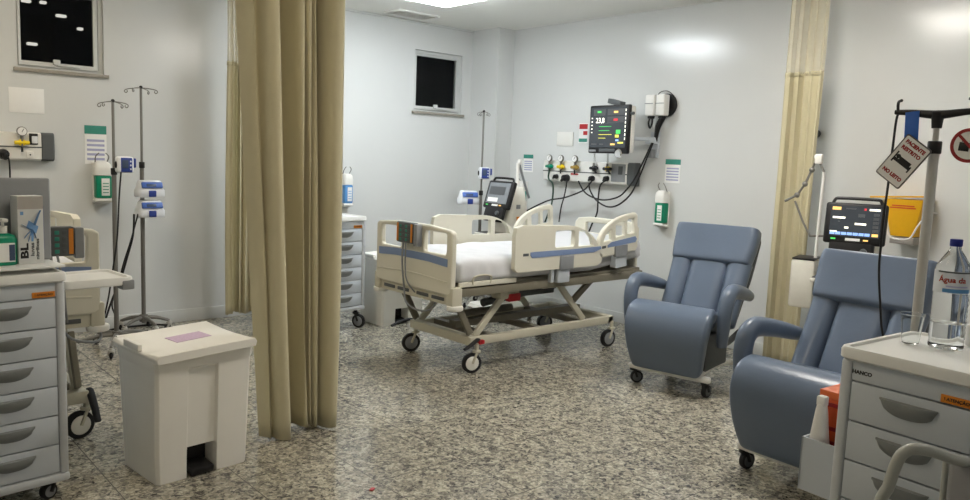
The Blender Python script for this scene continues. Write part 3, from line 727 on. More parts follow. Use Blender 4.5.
b = MB(); b.tube([(0, .16, 1.80), (0, .10, 1.797), (0, .04, 1.790), (0, 0, 1.787), (0, -.04, 1.790), (0, -.10, 1.797), (0, -.16, 1.80)], [.010, .013, .016, .018, .016, .013, .010], 10, 4)
b.cyl((0, 0, 1.735), (0, 0, 1.795), .018, .024)
cb = obj('crossbar', b, black_m, p4)
for s in (1, -1):
    obj('crossbar_hook', MB().tube([(0, s*.15, 1.80), (-.03, s*.14, 1.835), (-.05, s*.12, 1.842)], .006, 8, 4), black_m, cb)

# ------------------------------------------------------------------ pumps on the poles
def make_pump(label, loc, rotz, group=None):
    """volumetric pump: white lower housing, blue and grey display on top, blue door latch"""
    t = thing('infusion_pump', label, 'infusion pump', loc, rotz, group)
    obj('housing', MB().loft([[Vector((x, y, z)) for x, y in rr(w, d, .03, 4)] for z, w, d in ((0, .20, .12), (.008, .215, .13), (.055, .215, .13), (.075, .19, .12), (.125, .165, .11), (.135, .15, .10))]), pump_m, t)
    obj('display', MB().box((0, -.058, .098), (.165, .02, .05), .006, rot=(-.35, 0, 0)), mat('pump_display_blue', rgb(66, 100, 178), .4), t)
    obj('lcd', MB().box((-.01, -.069, .098), (.075, .006, .022), .001, rot=(-.35, 0, 0)), lcd_m, t)
    obj('latch', MB().box((0, -.066, .03), (.058, .018, .052), .006), pblue_m, t)
    obj('clamp', MB().box((0, .075, .06), (.04, .06, .04), .006), dgrey_m, t)
    return t
pump1 = make_pump('blue and white infusion pump, upper of two on the taller pole', (P2[0]+.02, P2[1]-.115, 1.40-.14), .05)
z_u = at(148, 197, Y=6.565).z; z_l = at(148, 217, Y=6.565).z
pump1.location.z = z_u
pump2 = make_pump('blue and white infusion pump, lower of two on the taller pole', (P2[0]+.02, P2[1]-.115, z_l), .05)
q = at(468, 204, Y=6.12)
make_pump('blue and white infusion pump low on the slim pole behind the bed', (q.x, 6.12, q.z), -.35)
def make_feeder(label, loc, rotz):
    t = thing('feeding_pump', label, 'feeding pump', loc, rotz); t.scale = (.78, .9, 1.0)
    obj('housing', MB().box((0, 0, .06), (.15, .09, .12), .022, 4), pump_m, t)
    obj('face', MB().box((.005, -.045, .06), (.10, .01, .105), .004), pblue_m, t)
    obj('lcd', MB().box((-.008, -.051, .065), (.055, .004, .06), .001), lcd_m, t)
    k = MB()
    for i in range(3): k.cyl((.04, -.048, .03+i*.028), (.04, -.054, .03+i*.028), .007, n=10)
    obj('button', k, pump_m, t)
    obj('dark_knob', MB().sph((-.078, -.01, .06), .02, (.6, 1, 1.3)), black_m, t)
    obj('cassette', MB().box((.085, -.01, .075), (.03, .03, .07), .008), pblue_m, t)
    obj('clamp', MB().box((0, .06, .05), (.035, .07, .03), .005), dgrey_m, t)
    return t
q = at(124.5, 173, Y=6.10); make_feeder('white feeding pump with dark blue face beside the shorter pole', (q.x, 6.10, q.z), .0)
q = at(484, 179, Y=6.14); make_feeder('white feeding pump with dark blue face on the slim pole behind the bed', (q.x, 6.14, q.z), -.5)

def cord(label, pts, r=.006, m=None, name='cord', cat='cord', k=6):
    return tag(obj(name, MB().tube([Vector(p) for p in pts], r, 7, k), m or black_m), label, cat)
def pxs(l, **k): return [at(a, b_, **k) for a, b_ in l]
cord('dark cord hanging down from the feeding pump beside the shorter pole', pxs([(121, 172), (119, 200), (117, 240), (112, 275), (108, 300), (103, 322)], Y=6.06), .006, rubber_m)
cord('black power cord drooping from the stacked pumps on the taller pole', pxs([(134, 214), (133, 235), (127, 258), (121, 278), (112, 300), (106, 318)], Y=6.50), .008)
cord('second black cord hanging from the stacked pumps toward the floor', pxs([(138, 214), (131, 240), (124, 262), (118, 285), (112, 305), (118, 320)], Y=6.52), .006)
cord('dark cord curled on the floor by the iv poles', [Vector((1.74, 6.62, .02)), Vector((1.80, 6.80, .012)), Vector((2.0, 6.88, .012)), Vector((2.25, 6.86, .012)), Vector((2.32, 6.74, .012))], .008, rubber_m)

# ------------------------------------------------------------------ gel dispensers (local: back at +y=0, front at -y)
def make_dispenser(label, loc, rotz, m):
    t = thing('gel_dispenser', label, 'soap dispenser', loc, rotz)
    obj('back_plate', MB().box((0, -.01, .13), (.105, .02, .33), .008), white_m, t)
    obj('hood', MB().loft([[Vector((x, y-.055, z)) for x, y in rr(w, d, .025, 4)] for z, w, d in ((.19, .11, .09), (.24, .11, .10), (.28, .10, .085), (.30, .07, .05))]), white_m, t)
    obj('gel_pouch', MB().box((.004, -.055, .095), (.095, .085, .185), .012, 3), m, t)
    lb = obj('label', MB().box((.012, -.0985, .095), (.05, .003, .14), .001), paper_m, t)
    k = MB()
    for i in range(4): k.box((.012, -.1005, .05+i*.025), (.036, .002, .006))
    obj('label_print', k, m, lb)
    obj('drip_tray', MB().box((0, -.05, -.02), (.11, .10, .025), .008, rot=(-.25, 0, 0)), white_m, t)
    for s in (-1, 1):
        obj('lever', MB().tube([(s*.035, -.03, .29), (s*.04, -.07, .34), (s*.02, -.075, .37)], .004, 6, 4), dsteel_m, t)
    return t
q = at(100.5, 198, Y=YN); dg = make_dispenser('green gel dispenser on the wall behind the shorter iv pole', (q.x, YN-.001, q.z), 0, green_m); dg.scale = (1.25, 1, 1)
q = at(343.5, 203, Y=YN); make_dispenser('blue gel dispenser on the wall, mostly hidden by the long curtain', (q.x, YN-.001, q.z), 0, mat('blue_gel', rgb(90, 150, 210), .3))
q = at(664, 223, X=XE); make_dispenser('green gel dispenser on the wall between the bed and the recliner', (XE-.001, q.y, q.z), -PI/2, green_m)
q = at(524, 208, X=XE); make_dispenser('pale teal gel dispenser on the wall beside the corner column', (XE-.001, q.y, q.z), -PI/2, mat('pale_teal_gel', rgb(70, 160, 150), .3))
def make_notice(label, loc, rotz, w, h):
    t = thing('notice', label, 'notice', loc, rotz)
    obj('sheet', MB().rng(-w/2, w/2, -.003, -.0005, 0, h), paper_m, t)
    obj('green_banner', MB().rng(-w/2, w/2, -.0045, -.002, h*.78, h), teal_m, t)
    k = MB()
    for i in range(5): k.rng(-w*.4, w*.4, -.0042, -.0025, h*(.10+i*.12), h*(.16+i*.12))
    obj('printed_line', k, lav_m, t)
    return t
q = at(96, 164, Y=YN); make_notice('notice with green banner above the dispenser by the iv poles', (q.x, YN, q.z), 0, .165, .31)
q = at(672, 183, X=XE); make_notice('notice with green banner above the dispenser next to the recliner', (XE, q.y, q.z), -PI/2, .165, .215)
q = at(528, 172, X=XE); make_notice('notice with green banner near the corner column above the ventilator', (XE, q.y, q.z), -PI/2, .15, .19)
q = at(27, 113, Y=YN); tag(obj('paper_sheet', MB().rng(-.12, .12, -.004, 0, 0, .19, .001), paper_m, loc=(q.x, YN+.0005, q.z)), 'blank white sheet taped under the first window', 'paper')
q = at(565, 146, X=XE); tag(obj('wall_plate', MB().rng(-.01, 0, -.115, .115, 0, .145, .004), white_m, loc=(XE, q.y, q.z)), 'blank white square plate on the wall left of the monitor', 'wall plate')
q = at(583, 143, X=XE)
t = thing('wall_poster', 'small red and green poster on the wall behind the monitor', 'poster', (XE, q.y, q.z))
obj('sheet', MB().rng(-.003, -.0005, -.06, .06, 0, .2), paper_m, t)
obj('red_print', MB().rng(-.005, -.002, -.055, .055, .14, .19).rng(-.005, -.002, -.055, .0, .08, .12), red_m, t)
obj('green_print', MB().rng(-.005, -.002, -.055, .055, .01, .045), teal_m, t)

# ------------------------------------------------------------------ head-wall service rails
def make_rail(label, loc, rotz, length):
    """local: back at y=0, front at -y, spans x 0..length, z 0..0.21"""
    t = thing('service_rail', label, 'medical gas rail', loc, rotz)
    prof = [(0, 0), (-.06, 0), (-.085, .012), (-.09, .09), (-.09, .10), (-.085, .205), (-.07, .215), (0, .215)]
    m = MB().loft([[Vector((x, y, z)) for y, z in prof] for x in (.0, length-.09)]); obj('channel', m, white_m, t, bev=.004)
    m = MB().loft([[Vector((x, y*1.06, z*1.02-.002)) for y, z in prof] for x in (length-.09, length)]); obj('end_cap', m, dgrey_m, t, bev=.008)
    obj('groove', MB().rng(.0, length-.09, -.0925, -.088, .098, .108), dgrey_m, t)
    return t
ry0, ry1 = 5.87, 4.66
rail = make_rail('white medical gas rail with dark end cap under the wall monitor', (XE-.001, ry0, 1.345), -PI/2, ry0-ry1)
obj('switch_panel', MB().rng(.93, 1.10, -.095, -.085, .03, .20, .004), grey_m, rail)
obj('switch', MB().rng(1.02, 1.07, -.101, -.09, .10, .18, .003), dgrey_m, rail)
obj('red_label', MB().rng(.40, .50, -.093, -.0885, .075, .09), red_m, rail)
railL = make_rail('white medical gas rail with grey end cap under the first window', (.62, YN-.001, 1.40), 0, .87)
obj('socket', MB().box((.70, -.089, .045), (.05, .01, .05), .004), white_m, railL)
obj('socket_hole', MB().cyl((.70, -.096, .045), (.70, -.093, .045), .006, n=8), black_m, railL)
obj('dark_socket', MB().box((.725, -.092, .165), (.06, .014, .085), .005), black_m, railL)
obj('socket_face', MB().box((.732, -.1, .16), (.04, .008, .055), .004), pump_m, railL)
def make_gauge(label, loc, rotz, m, kind=0):
    """gas outlet fitting: coloured nut on the rail, metal body, dial or clear tube above"""
    t = thing('gas_regulator', label, 'gas regulator', loc, rotz)
    obj('nut', MB().cyl((0, 0, 0), (0, -.04, 0), .026, n=16, bev=.004), m, t)
    obj('valve_body', MB().cyl((0, -.03, -.03), (0, -.03, .05), .012, n=12), dsteel_m, t)
    obj('knob', MB().cyl((-.05, -.03, .0), (.05, -.03, .0), .015, n=12, bev=.003), m if kind != 2 else black_m, t)
    if kind == 0:
        obj('dial', MB().cyl((0, -.022, .085), (0, -.045, .085), .036, n=24, bev=.004), dsteel_m, t)
        obj('dial_face', MB().cyl((0, -.045, .085), (0, -.047, .085), .030, n=24), paper_m, t)
        obj('needle', MB().box((.005, -.0485, .092), (.004, .002, .03), rot=(0, .5, 0)), black_m, t)
        obj('hose_tail', MB().cyl((0, -.03, -.03), (0, -.03, -.07), .008), black_m, t)
    else:
        obj('flow_tube', MB().cyl((0, -.03, .05), (0, -.03, .17), .011, .011, n=12), clear_m, t)
        obj('flow_rod', MB().cyl((0, -.03, .04), (0, -.03, .20), .004, n=8), steel_m, t)
        obj('outlet', MB().tube([(0, -.035, -.02), (.03, -.05, -.02), (.06, -.06, -.045)], .009, 8, 3), black_m, t)
    return t
for px, m, kind, lab in ((551.5, green_m, 0, 'green gas regulator with round dial, first on the rail from the corner'), (563, yelv_m, 0, 'yellow gas regulator with round dial beside the green one'),
                         (577, brass_m, 0, 'amber gas regulator with round dial in the middle of the rail'), (596, black_m, 2, 'black flow regulator with tall clear tube on the rail'),
                         (609.5, yelv_m, 2, 'yellow flow regulator with tall clear tube under the monitor')):
    q = at(px, 165, X=XE-.09); make_gauge(lab, (XE-.091, q.y, 1.495), -PI/2, m, kind)
q = at(21, 137, Y=YN-.09); make_gauge('yellow gas regulator with round dial under the first window', (q.x, YN-.091, 1.535), 0, yelv_m, 0)
def make_plug(label, loc, rotz, s=1):
    t = thing('power_plug', label, 'plug', loc, rotz)
    obj('body', MB().cyl((0, 0, 0), (0, -.045*s, 0), .026*s, .02*s, n=14, bev=.004), black_m, t)
    obj('strain_relief', MB().cyl((0, -.04*s, 0), (0, -.06*s, -.02*s), .012*s, .009*s, n=10), black_m, t)
for px, py, lab, s in ((557, 176.5, 'black plug below the green gas regulator', 1), (567.5, 178, 'large black plug below the yellow dialled regulator', 1.5), (593, 178.5, 'black plug below the black flow regulator', 1.1), (607.5, 178.6, 'black plug below the yellow flow regulator', 1.05)):
    q = at(px, py, X=XE-.09); make_plug(lab, (XE-.091, q.y, q.z), -PI/2, s)
q = at(3, 154, Y=YN-.09); make_plug('black plug in the rail under the first window', (q.x, YN-.091, q.z), 0, 1.6)
XC = XE-.16
cord('black cord sagging left from the rail plug to the ventilator behind the bed', pxs([(593, 179), (588, 186), (582, 191), (565, 197.5), (550, 200), (540, 204), (530, 209), (522, 214)], X=XC), .008)
cord('black cord looping from the rail middle up to the monitor bracket', pxs([(578.5, 181), (583, 190), (590, 196), (603, 200), (618, 197), (627, 189), (635, 178), (644, 160), (652, 143)], X=XC), .008)
cord('lowest black cord loop from the rail up to the monitor bracket', pxs([(589, 183), (590, 190), (596, 200), (607, 206.6), (618, 205), (630, 195), (638, 180), (647, 158), (653, 143)], X=XC-.02), .008)
cord('black cord dropping from the yellow regulator plug behind the bed', pxs([(607.5, 179.5), (602, 183), (599.5, 188), (598, 201), (597, 213), (592, 224), (588, 234)], X=XC-.01), .008)
cord('dark green hose hanging from the green gas regulator', pxs([(550, 168), (548.5, 178), (553, 185), (552, 202), (548, 214), (545, 222)], X=XC), .009, mat('dark_green_hose', rgb(24, 60, 44), .5))
cord('black cord hanging from the large plug behind the head rail', pxs([(567, 181), (566, 188), (564, 197), (561, 208), (559, 222)], X=XC-.01), .007)
cord('grey cord hanging from the plug under the first window', pxs([(6, 155), (9, 160), (10, 176), (10, 190)], Y=YN-.13), .006, rubber_m)

# ------------------------------------------------------------------ wall monitor with arm
XM = XE-.34
q0, q1 = at(588.5, 105, X=XM), at(631.5, 105, X=XM); q2 = at(610, 153.5, X=XM)
mw = q0.y-q1.y; mh = 2.085-q2.z
mt = thing('patient_monitor', 'black framed patient monitor with numbers on a wall arm above the bed', 'monitor', (XM, (q0.y+q1.y)/2, q2.z), -PI/2-.10)
obj('bezel', MB().box((0, .02, mh/2), (mw, .045, mh), .014, 3), black_m, mt)
obj('rear_shell', MB().box((.012, .06, mh/2), (mw*.98, .06, mh*.96), .02, 3), white_m, mt)
sc = obj('screen', MB().rng(-mw/2+.025, mw/2-.025, -.006, -.002, .055, mh-.022), scr_m, mt)
def dot(par, nm, x0, x1, z0, z1, m, y=-.008): return obj(nm, MB().rng(x0, x1, y, y+.003, z0, z1), m, par)
def mu(u, v): return (-mw/2+.025+(mw-.05)*u, mh-.022-(mh-.077)*v)
def bar(u0, u1, v0, v1, m, nm='readout'):
    x0, z1 = mu(u0, v0); x1, z0 = mu(u1, v1); return dot(sc, nm, x0, x1, z0, z1, m)
bar(.48, .96, .04, .2, s_panel, 'number_panel'); bar(.48, .96, .23, .38, s_panel, 'number_panel'); bar(.08, .42, .04, .2, s_panel, 'number_panel')
for u, v, m in ((.25, .11, s_green), (.72, .12, s_orange), (.72, .31, s_red)):
    x0, z1 = mu(u-.055, v-.025); x1, z0 = mu(u+.055, v+.025); dot(sc, 'readout', x0, x1, z0, z1, m, -.011)
x, z = mu(.28, .33); text('number', '23,8', .068, s_white, sc, T(x, -.009, z) @ FRONT_NY, .0003)
for v, m, u1 in ((.47, s_green, .6), (.57, s_green, .55), (.67, s_yellow, .62), (.76, s_yellow, .45)): bar(.25, u1, v, v+.014, m, 'waveform')
bar(.74, .86, .56, .66, s_green); bar(.72, .82, .68, .75, s_yellow); bar(.74, .82, .8, .84, s_blue)
bar(.05, .2, .9, .94, s_panel); bar(.28, .4, .9, .94, s_panel); bar(.6, .72, .9, .94, s_orange); bar(.8, .95, .86, .9, s_yellow)
for i in range(8): bar(.975, .995, .05+i*.1, .11+i*.1, s_white, 'menu_mark')
for i in range(5): bar(.03, .06, .25+i*.09, .28+i*.09, s_white, 'menu_mark')
obj('name_strip', MB().rng(-mw/2+.02, -mw/2+.11, -.006, -.002, .014, .034), grey_m, mt)
obj('handle_gap', MB().box((0, -.002, .03), (mw*.4, .008, .03), .003), dgrey_m, mt)
obj('side_knob', MB().cyl((mw/2, .03, mh*.82), (mw/2+.03, .03, mh*.82), .014, n=12), dgrey_m, mt)
obj('top_module', MB().box((.03, .06, mh+.025), (.17, .07, .045), .006, rot=(0, .22, 0)), dgrey_m, mt)
b = MB().lathe([(.035, -.0), (.045, .01), (.045, .02), (.035, .03)], 24, T(mw*.30, .015, .0) @ Matrix.Rotation(PI/2, 4, 'X')); obj('round_knob', b, chrome_m, mt)
# wall arm, sold with the monitor: plate, elbow and tube
qb = at(656, 143, X=XE)
arm = thing('monitor_arm', 'grey steel wall arm and bracket holding the patient monitor', 'wall bracket', (XE, qb.y, qb.z))
obj('wall_plate', MB().box((-.015, 0, -.02), (.03, .09, .24), .006), cart_m, arm)
obj('clevis', MB().box((-.06, 0, .02), (.08, .11, .06), .01), cart_m, arm)
obj('clevis', MB().box((-.06, 0, -.10), (.06, .06, .08), .01), grey_m, arm)
qa = Vector((XM+.10, q1.y+.12, q2.z+mh*.5))-arm.location
obj('tube', MB().tube([(-.09, 0, .03), (-.16, .12, .03), qa], .018, 10), cart_m, arm)
# wall diagnostic set
qo = at(659, 115, X=XE-.06)
ds = thing('diagnostic_set', 'white wall mounted scope charger with two handles and black coiled cords', 'medical instrument', (XE, qo.y, qo.z))
obj('round_back', MB().cyl((0, -.05, .09), (-.03, -.05, .09), .105, n=28, bev=.008), black_m, ds)
for s, y in ((0, .065), (1, -.055)):
    h = obj('handle_set', MB().box((-.09, y, .085), (.08, .10, .19), .014, 3), white_m, ds)
    obj('seam', MB().box((-.136, y, .10), (.004, .09, .006)), grey_m, h)
    obj('tip', MB().box((-.09, y, -.01), (.05, .05, .05), .008), black_m, h)
obj('coiled_cord', MB().tube([(-.09, .07, -.02), (-.09, .09, -.07), (-.09, .07, -.12), (-.09, .05, -.07), (-.09, .055, -.02)], .008, 8, 5), black_m, ds)
obj('coiled_cord', MB().tube([(-.09, -.05, -.03), (-.10, -.02, -.10), (-.08, .0, -.16), (-.06, .02, -.24)], .018, 8, 5), black_m, ds)
obj('coiled_cord', MB().tube([(-.07, -.09, .0), (-.08, -.03, -.12), (-.06, .01, -.22)], .010, 8, 5), black_m, ds)
obj('coiled_cord', MB().tube([(-.04, .06, .16), (-.03, .02, .21), (-.03, -.06, .215), (-.03, -.13, .17)], .004, 6, 5), rubber_m, ds)

# ------------------------------------------------------------------ ventilators
def screen_marks(sc, w, h, z0, y, busy=True):
    def bar(u0, u1, v0, v1, m, nm='readout'): obj(nm, MB().rng(-w/2+w*u0, -w/2+w*u1, y-.004, y-.001, z0+h*(1-v1), z0+h*(1-v0)), m, sc)
    bar(.03, .2, .04, .14, s_orange); bar(.3, .5, .06, .1, s_panel); bar(.66, .7, .05, .12, s_red); bar(.76, .97, .06, .12, s_white)
    bar(.05, .3, .36, .42, s_white); bar(.16, .2, .5, .53, s_panel); bar(.55, .68, .24, .34, s_panel); bar(.5, .72, .54, .60, s_white); bar(.3, .38, .68, .74, s_white)
    for i in range(7): bar(.02+i*.115, .12+i*.115, .86, .95, s_blue)
    bar(.85, .97, .86, .95, s_orange); bar(.02, .16, .83, .86, s_white)
    for i in range(5): bar(.85, .96, .2+i*.13, .29+i*.13, s_panel, 'side_key')
def make_ventilator(label, loc, rotz, marks, tilt=-.15):
    """local: screen faces -y; stands on a four-wheel trolley"""
    t = thing('ventilator', label, 'ventilator', loc, rotz)
    obj('trolley_column', MB().rng(-.06, .06, -.06, .06, .12, .82, .015), vent_m, t)
    obj('trolley_base', MB().loft([[Vector((x, y, z)) for x, y in rr(w, d, .08, 5)] for z, w, d in ((.085, .5, .5), (.10, .53, .53), (.13, .5, .5), (.15, .30, .30))]), vent_m, t)
    for sx in (-1, 1):
        for sy in (-1, 1): caster(t, sx*.2, sy*.2, .036, .025, random.uniform(0, 6), fork=black_m, top=.09)
    obj('tray', MB().rng(-.24, .24, -.2, .2, .80, .83, .01), vent_m, t)
    obj('tray_mat', MB().rng(-.23, .23, -.19, .19, .829, .834, .002), black_m, t)
    obj('trolley_cabinet', MB().rng(-.2, .2, -.16, .16, .52, .80, .015), vent_m, t)
    body = obj('body', MB().loft([[Vector((x, y, z)) for x, y in rr(w, d, .04, 4, 0, oy)] for z, w, d, oy in ((.835, .27, .26, .05), (.85, .28, .28, .05), (1.12, .26, .22, .06), (1.27, .22, .15, .08), (1.29, .18, .12, .08))]), vent_m, t)
    obj('yellow_sticker', MB().box((.141, .05, .98), (.004, .06, .05), .001), orange_m, body)
    obj('grey_sticker', MB().box((.138, .04, 1.1), (.004, .05, .04), .001), grey_m, body)
    A = T(0, -.12, 1.085) @ Matrix.Rotation(tilt, 4, 'X')
    d = obj('display', MB().box((0, 0, .125), (.38, .05, .275), .016, 3), black_m, t); d.data.transform(A)
    l = obj('lower_panel', MB().box((-.01, .005, -.06), (.28, .055, .16), .02, 3), black_m, t); l.data.transform(A)
    k = obj('knob', MB().cyl((.07, -.02, -.06), (.07, -.045, -.06), .022, n=16, bev=.004), dgrey_m, l); k.data.transform(A)
    h = obj('carry_handle', MB().tube([(-.155, 0, .24), (-.14, .0, .285), (-.10, .0, .295), (.10, 0, .295), (.14, 0, .285), (.155, 0, .24)], .011, 8, 4), black_m, t); h.data.transform(A)
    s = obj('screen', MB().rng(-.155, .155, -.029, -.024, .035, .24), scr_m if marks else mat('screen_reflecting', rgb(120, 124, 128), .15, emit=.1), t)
    if marks: screen_marks(s, .31, .205, .035, -.029)
    else:
        obj('readout', MB().rng(-.13, .02, -.031, -.028, .05, .09), paper_m, s); obj('readout', MB().rng(-.13, .10, -.031, -.028, .12, .2), s_panel, s)
    for o in [s]+list(s.children): o.data.transform(A)
    g = obj('status_light', MB().rng(-.14, -.11, -.028, -.022, .012, .022), s_green, d); g.data.transform(A)
    g = obj('name_plate', MB().rng(-.05, .04, -.028, -.022, .008, .026), paper_m, d); g.data.transform(A)
    g = obj('status_light', MB().rng(.06, .09, -.028, -.022, .012, .022), s_orange, d); g.data.transform(A)
    return t
v2 = make_ventilator('ventilator with lit black screen on a trolley behind the recliner nearest the cart', (5.40, 2.335, 0), -PI/2+.28, True)
# screen height measured against the photograph
v1 = make_ventilator('ventilator with tilted grey screen on a trolley behind the empty bed', (5.15, 5.60, 0), -1.62, False, tilt=-.3)
def hose_arm(par, pts_post, chain):
    obj('post', MB().cyl(*pts_post, .011, n=12), white_m, par)
    o = MB().tube(chain, .009, 8); obj('hose_arm', o, dsteel_m, par)
    for c in chain[1:-1]: obj('arm_joint', MB().sph(c, .02), white_m if c is chain[1] else dsteel_m, par)
def to_local(par, p): return par.matrix_basis.inverted() @ p
bpy.context.view_layer.update()
X2 = 5.38
pts = [at(815, 262, X=X2), at(824, 172, X=X2)]
hose_arm(v2, [to_local(v2, p) for p in pts], [to_local(v2, at(a, b_, X=X2-.0)) for a, b_ in ((824, 172), (817, 157), (812, 170), (805, 184), (797, 195), (785, 201))])
hose = [to_local(v2, at(a, b_, X=X2)) for a, b_ in ((795, 201), (803, 222), (810, 236), (826, 236))]
obj('hose_arm', MB().tube(hose, .008, 8), dsteel_m, v2)
obj('arm_head', MB().box(to_local(v2, at(819, 159, X=X2)), (.05, .05, .07), .01), white_m, v2)
obj('side_cabinet', MB().box(to_local(v2, Vector((5.38, 2.66, .76))), (.16, .26, .34), .02), vent_m, v2)
obj('side_mat', MB().box(to_local(v2, Vector((5.38, 2.66, .935))), (.15, .25, .012), .004), black_m, v2)
Y1 = 5.62
obj('post', MB().cyl(to_local(v1, at(516, 216, Y=Y1)), to_local(v1, at(518, 163, Y=Y1)), .016, n=12), white_m, v1)
obj('hose_arm', MB().tube([to_local(v1, at(a, b_, Y=Y1)) for a, b_ in ((519, 163), (525, 185), (529, 198))], .012, 8), grey_m, v1)
obj('arm_head', MB().box(to_local(v1, at(520, 162, Y=Y1)), (.04, .04, .05), .01), white_m, v1)

# ------------------------------------------------------------------ hanging signs on the pole with the crossbar
def quad_frame(c, right, up):
    r = right.normalized(); u = (up-r*up.dot(r)).normalized(); n = r.cross(u)
    return Matrix(((r.x, u.x, n.x, c.x), (r.y, u.y, n.y, c.y), (r.z, u.z, n.z, c.z), (0, 0, 0, 1)))
XS = P4[0]-.05
tl, tr, br_, bl = (at(a, b_, X=XS) for a, b_ in ((904.5, 131), (928.5, 149), (902, 192), (879, 174)))
cc = (tl+tr+br_+bl)/4; A = quad_frame(cc, tr-tl, tl-bl); sw, shh = (tr-tl).length, (tl-bl).length
sg = tag(obj('warning_sign', MB().plate(rr(sw, shh, .008, 3), [], .004, Matrix()), mat('sign_edge_grey', rgb(90, 88, 90), .5)), 'tilted white sign with a lying figure on a bed hanging from a blue strap', 'sign')
sg.matrix_world = A
obj('sign_face', MB().plate(rr(sw-.010, shh-.010, .006, 3), [], .002, T(0, 0, .0025)), paper_m, sg)
w0 = sw
text('lettering', 'PACIENTE', sw*.165, sred_m, sg, T(0, shh*.37, .0038), .0012)
text('lettering', 'RESTRITO', sw*.165, sred_m, sg, T(0, shh*.235, .0038), .0012)
text('lettering', 'NO LEITO', sw*.165, sred_m, sg, T(0, -shh*.33, .0038), .0012)
ic = MB(); z = .0036; k = sw
ic.box((-.33*k, 0, z), (.05*k, .40*k, .002)); ic.box((.33*k, -.10*k, z), (.05*k, .22*k, .002)); ic.box((0, -.07*k, z), (.66*k, .11*k, .002))
ic.box((.06*k, .04*k, z), (.44*k, .12*k, .002)); ic.cyl((-.23*k, .06*k, z-.001), (-.23*k, .06*k, z+.001), .075*k, n=16)
obj('bed_icon', ic, black_m, sg)
st = MB(); a = at(912.5, 113, X=P4[0]-.02); b_ = at(911, 140, X=XS+.012)
c_ = MB().box((0, 0, 0), (.002, .055, 1)); c_.bm.free()
d = (b_-a); st = MB().box((0, 0, 0), (.004, .052, d.length+.01), .001)
tag(obj('strap', st, strap_m, loc=(a+b_)/2, rot=Vector((0, 0, -1)).rotation_difference(d).to_euler()), 'short blue strap tied over the black crossbar', 'strap')
qc = at(969, 145.5, X=XS); rad = (at(969, 145.5, X=XS)-at(950, 145.5, X=XS)).length
rs_ = thing('prohibition_sign', 'round red bordered sign with a black bag icon hanging from the black crossbar', 'sign', qc, 0)
obj('disc', MB().cyl((0, 0, 0), (.004, 0, 0), rad, n=40), sred_m, rs_)
obj('white_face', MB().cyl((-.001, 0, 0), (.001, 0, 0), rad*.80, n=40), paper_m, rs_)
ic = MB().box((-.0015, rad*.25, -rad*.08), (.002, rad*.55, rad*.50), .0004, rot=(.12, 0, 0)); ic.box((-.0015, rad*.27, rad*.25), (.002, rad*.2, rad*.08)); ic.box((-.0015, -rad*.3, -rad*.25), (.002, rad*.25, rad*.4))
obj('bag_icon', ic, black_m, rs_)
obj('slash', MB().box((-.002, 0, 0), (.002, rad*.16, rad*1.75), rot=(-.75, 0, 0)), sred_m, rs_)
obj('hanger', MB().tube([(0, 0, rad*.9), (.02, 0, rad*1.3), (.05, 0, 1.78-qc.z)], .002, 6), dsteel_m, rs_)
cord('black cable hanging in front of the recliner back from the crossbar pole', [Vector((P4[0], P4[1]+.135, 1.80))]+pxs([(897, 117), (893, 145), (888, 185), (884, 215), (881, 245), (879, 270), (880, 300), (882, 330)], X=P4[0]+.03)+[Vector((3.38, 1.29, .8)), Vector((3.38, 1.24, .55)), Vector((3.37, 1.20, .45))], .005)

# ------------------------------------------------------------------ yellow sharps container on the wall
XY = XE
q = at(905, 236, X=XY-.12)
t = thing('sharps_container', 'yellow cardboard sharps box in a white wire holder on the wall', 'sharps container', (XE, q.y, q.z))
obj('box', MB().loft([[Vector((x-.12, y, z)) for x, y in rr(w, d, .012, 2)] for z, w, d in ((0, .13, .16), (.21, .17, .24), (.26, .18, .26))]), yellow_m, t)
obj('lid_flap', MB().box((-.12, .05, .275), (.19, .36, .012), .003, rot=(-.06, 0, 0)), yellow_m, t)
k = MB()
for z, w in ((.20, .17), (.215, .15)): k.box((-.206, .0, z), (.003, w, .009))
obj('print', k, orangeb_m, t)
obj('wire_holder', MB().tube([(-.0, .15, .17), (-.13, .14, .17), (-.215, .10, .08), (-.215, .06, -.01), (-.215, -.06, -.01), (-.215, -.11, .08), (-.13, -.14, .17), (0, -.15, .17)], .006, 8, 4), white_m, t)
obj('holder_plate', MB().rng(-.02, 0, -.09, .09, -.05, .2, .004), grey_m, t)
obj('holder_base', MB().rng(-.18, -.01, -.08, .08, -.055, -.006, .004), cgrey_m, t)
q = at(817.5, 134, X=XE); tag(obj('wall_hook', MB().cyl((0, 0, 0), (-.03, 0, 0), .03, n=20, bev=.006), dgrey_m, loc=(XE, q.y, q.z)), 'round dark grey holdback on the wall beside the curtain', 'wall hook')

# ------------------------------------------------------------------ things on the right cart
TOP = .9965
q = at(944, 343, Z=TOP)
t = thing('water_bottle', 'large clear water bottle with navy cap on the right drawer cart', 'bottle', at(945, 348, Z=TOP))
R_ = .052
prof = [(R_*.7, 0), (R_*.97, .004), (R_, .012)]
for i in range(9): z = .03+i*.018; prof += [(R_*.965, z), (R_, z+.009)]
prof += [(R_, .215), (R_, .255), (R_*.92, .272), (R_*.55, .305), (.017, .322), (.015, .335)]
obj('body', MB().lathe(prof, 32), clear_m, t)
obj('water', MB().lathe([(R_*.6, .004), (R_*.93, .01), (R_*.93, .085)], 28), water_m, t)
obj('cap', MB().cyl((0, 0, .332), (0, 0, .356), .0185, n=24, bev=.003), cap_m, t)
lab = MB(); rings = []
for k in range(18):
    a = math.radians(120+k*10.5); rings.append([Vector((math.cos(a)*r, math.sin(a)*r, z)) for r, z in ((R_+.0004, .185), (R_+.0012, .185), (R_+.0012, .262), (R_+.0004, .262))])
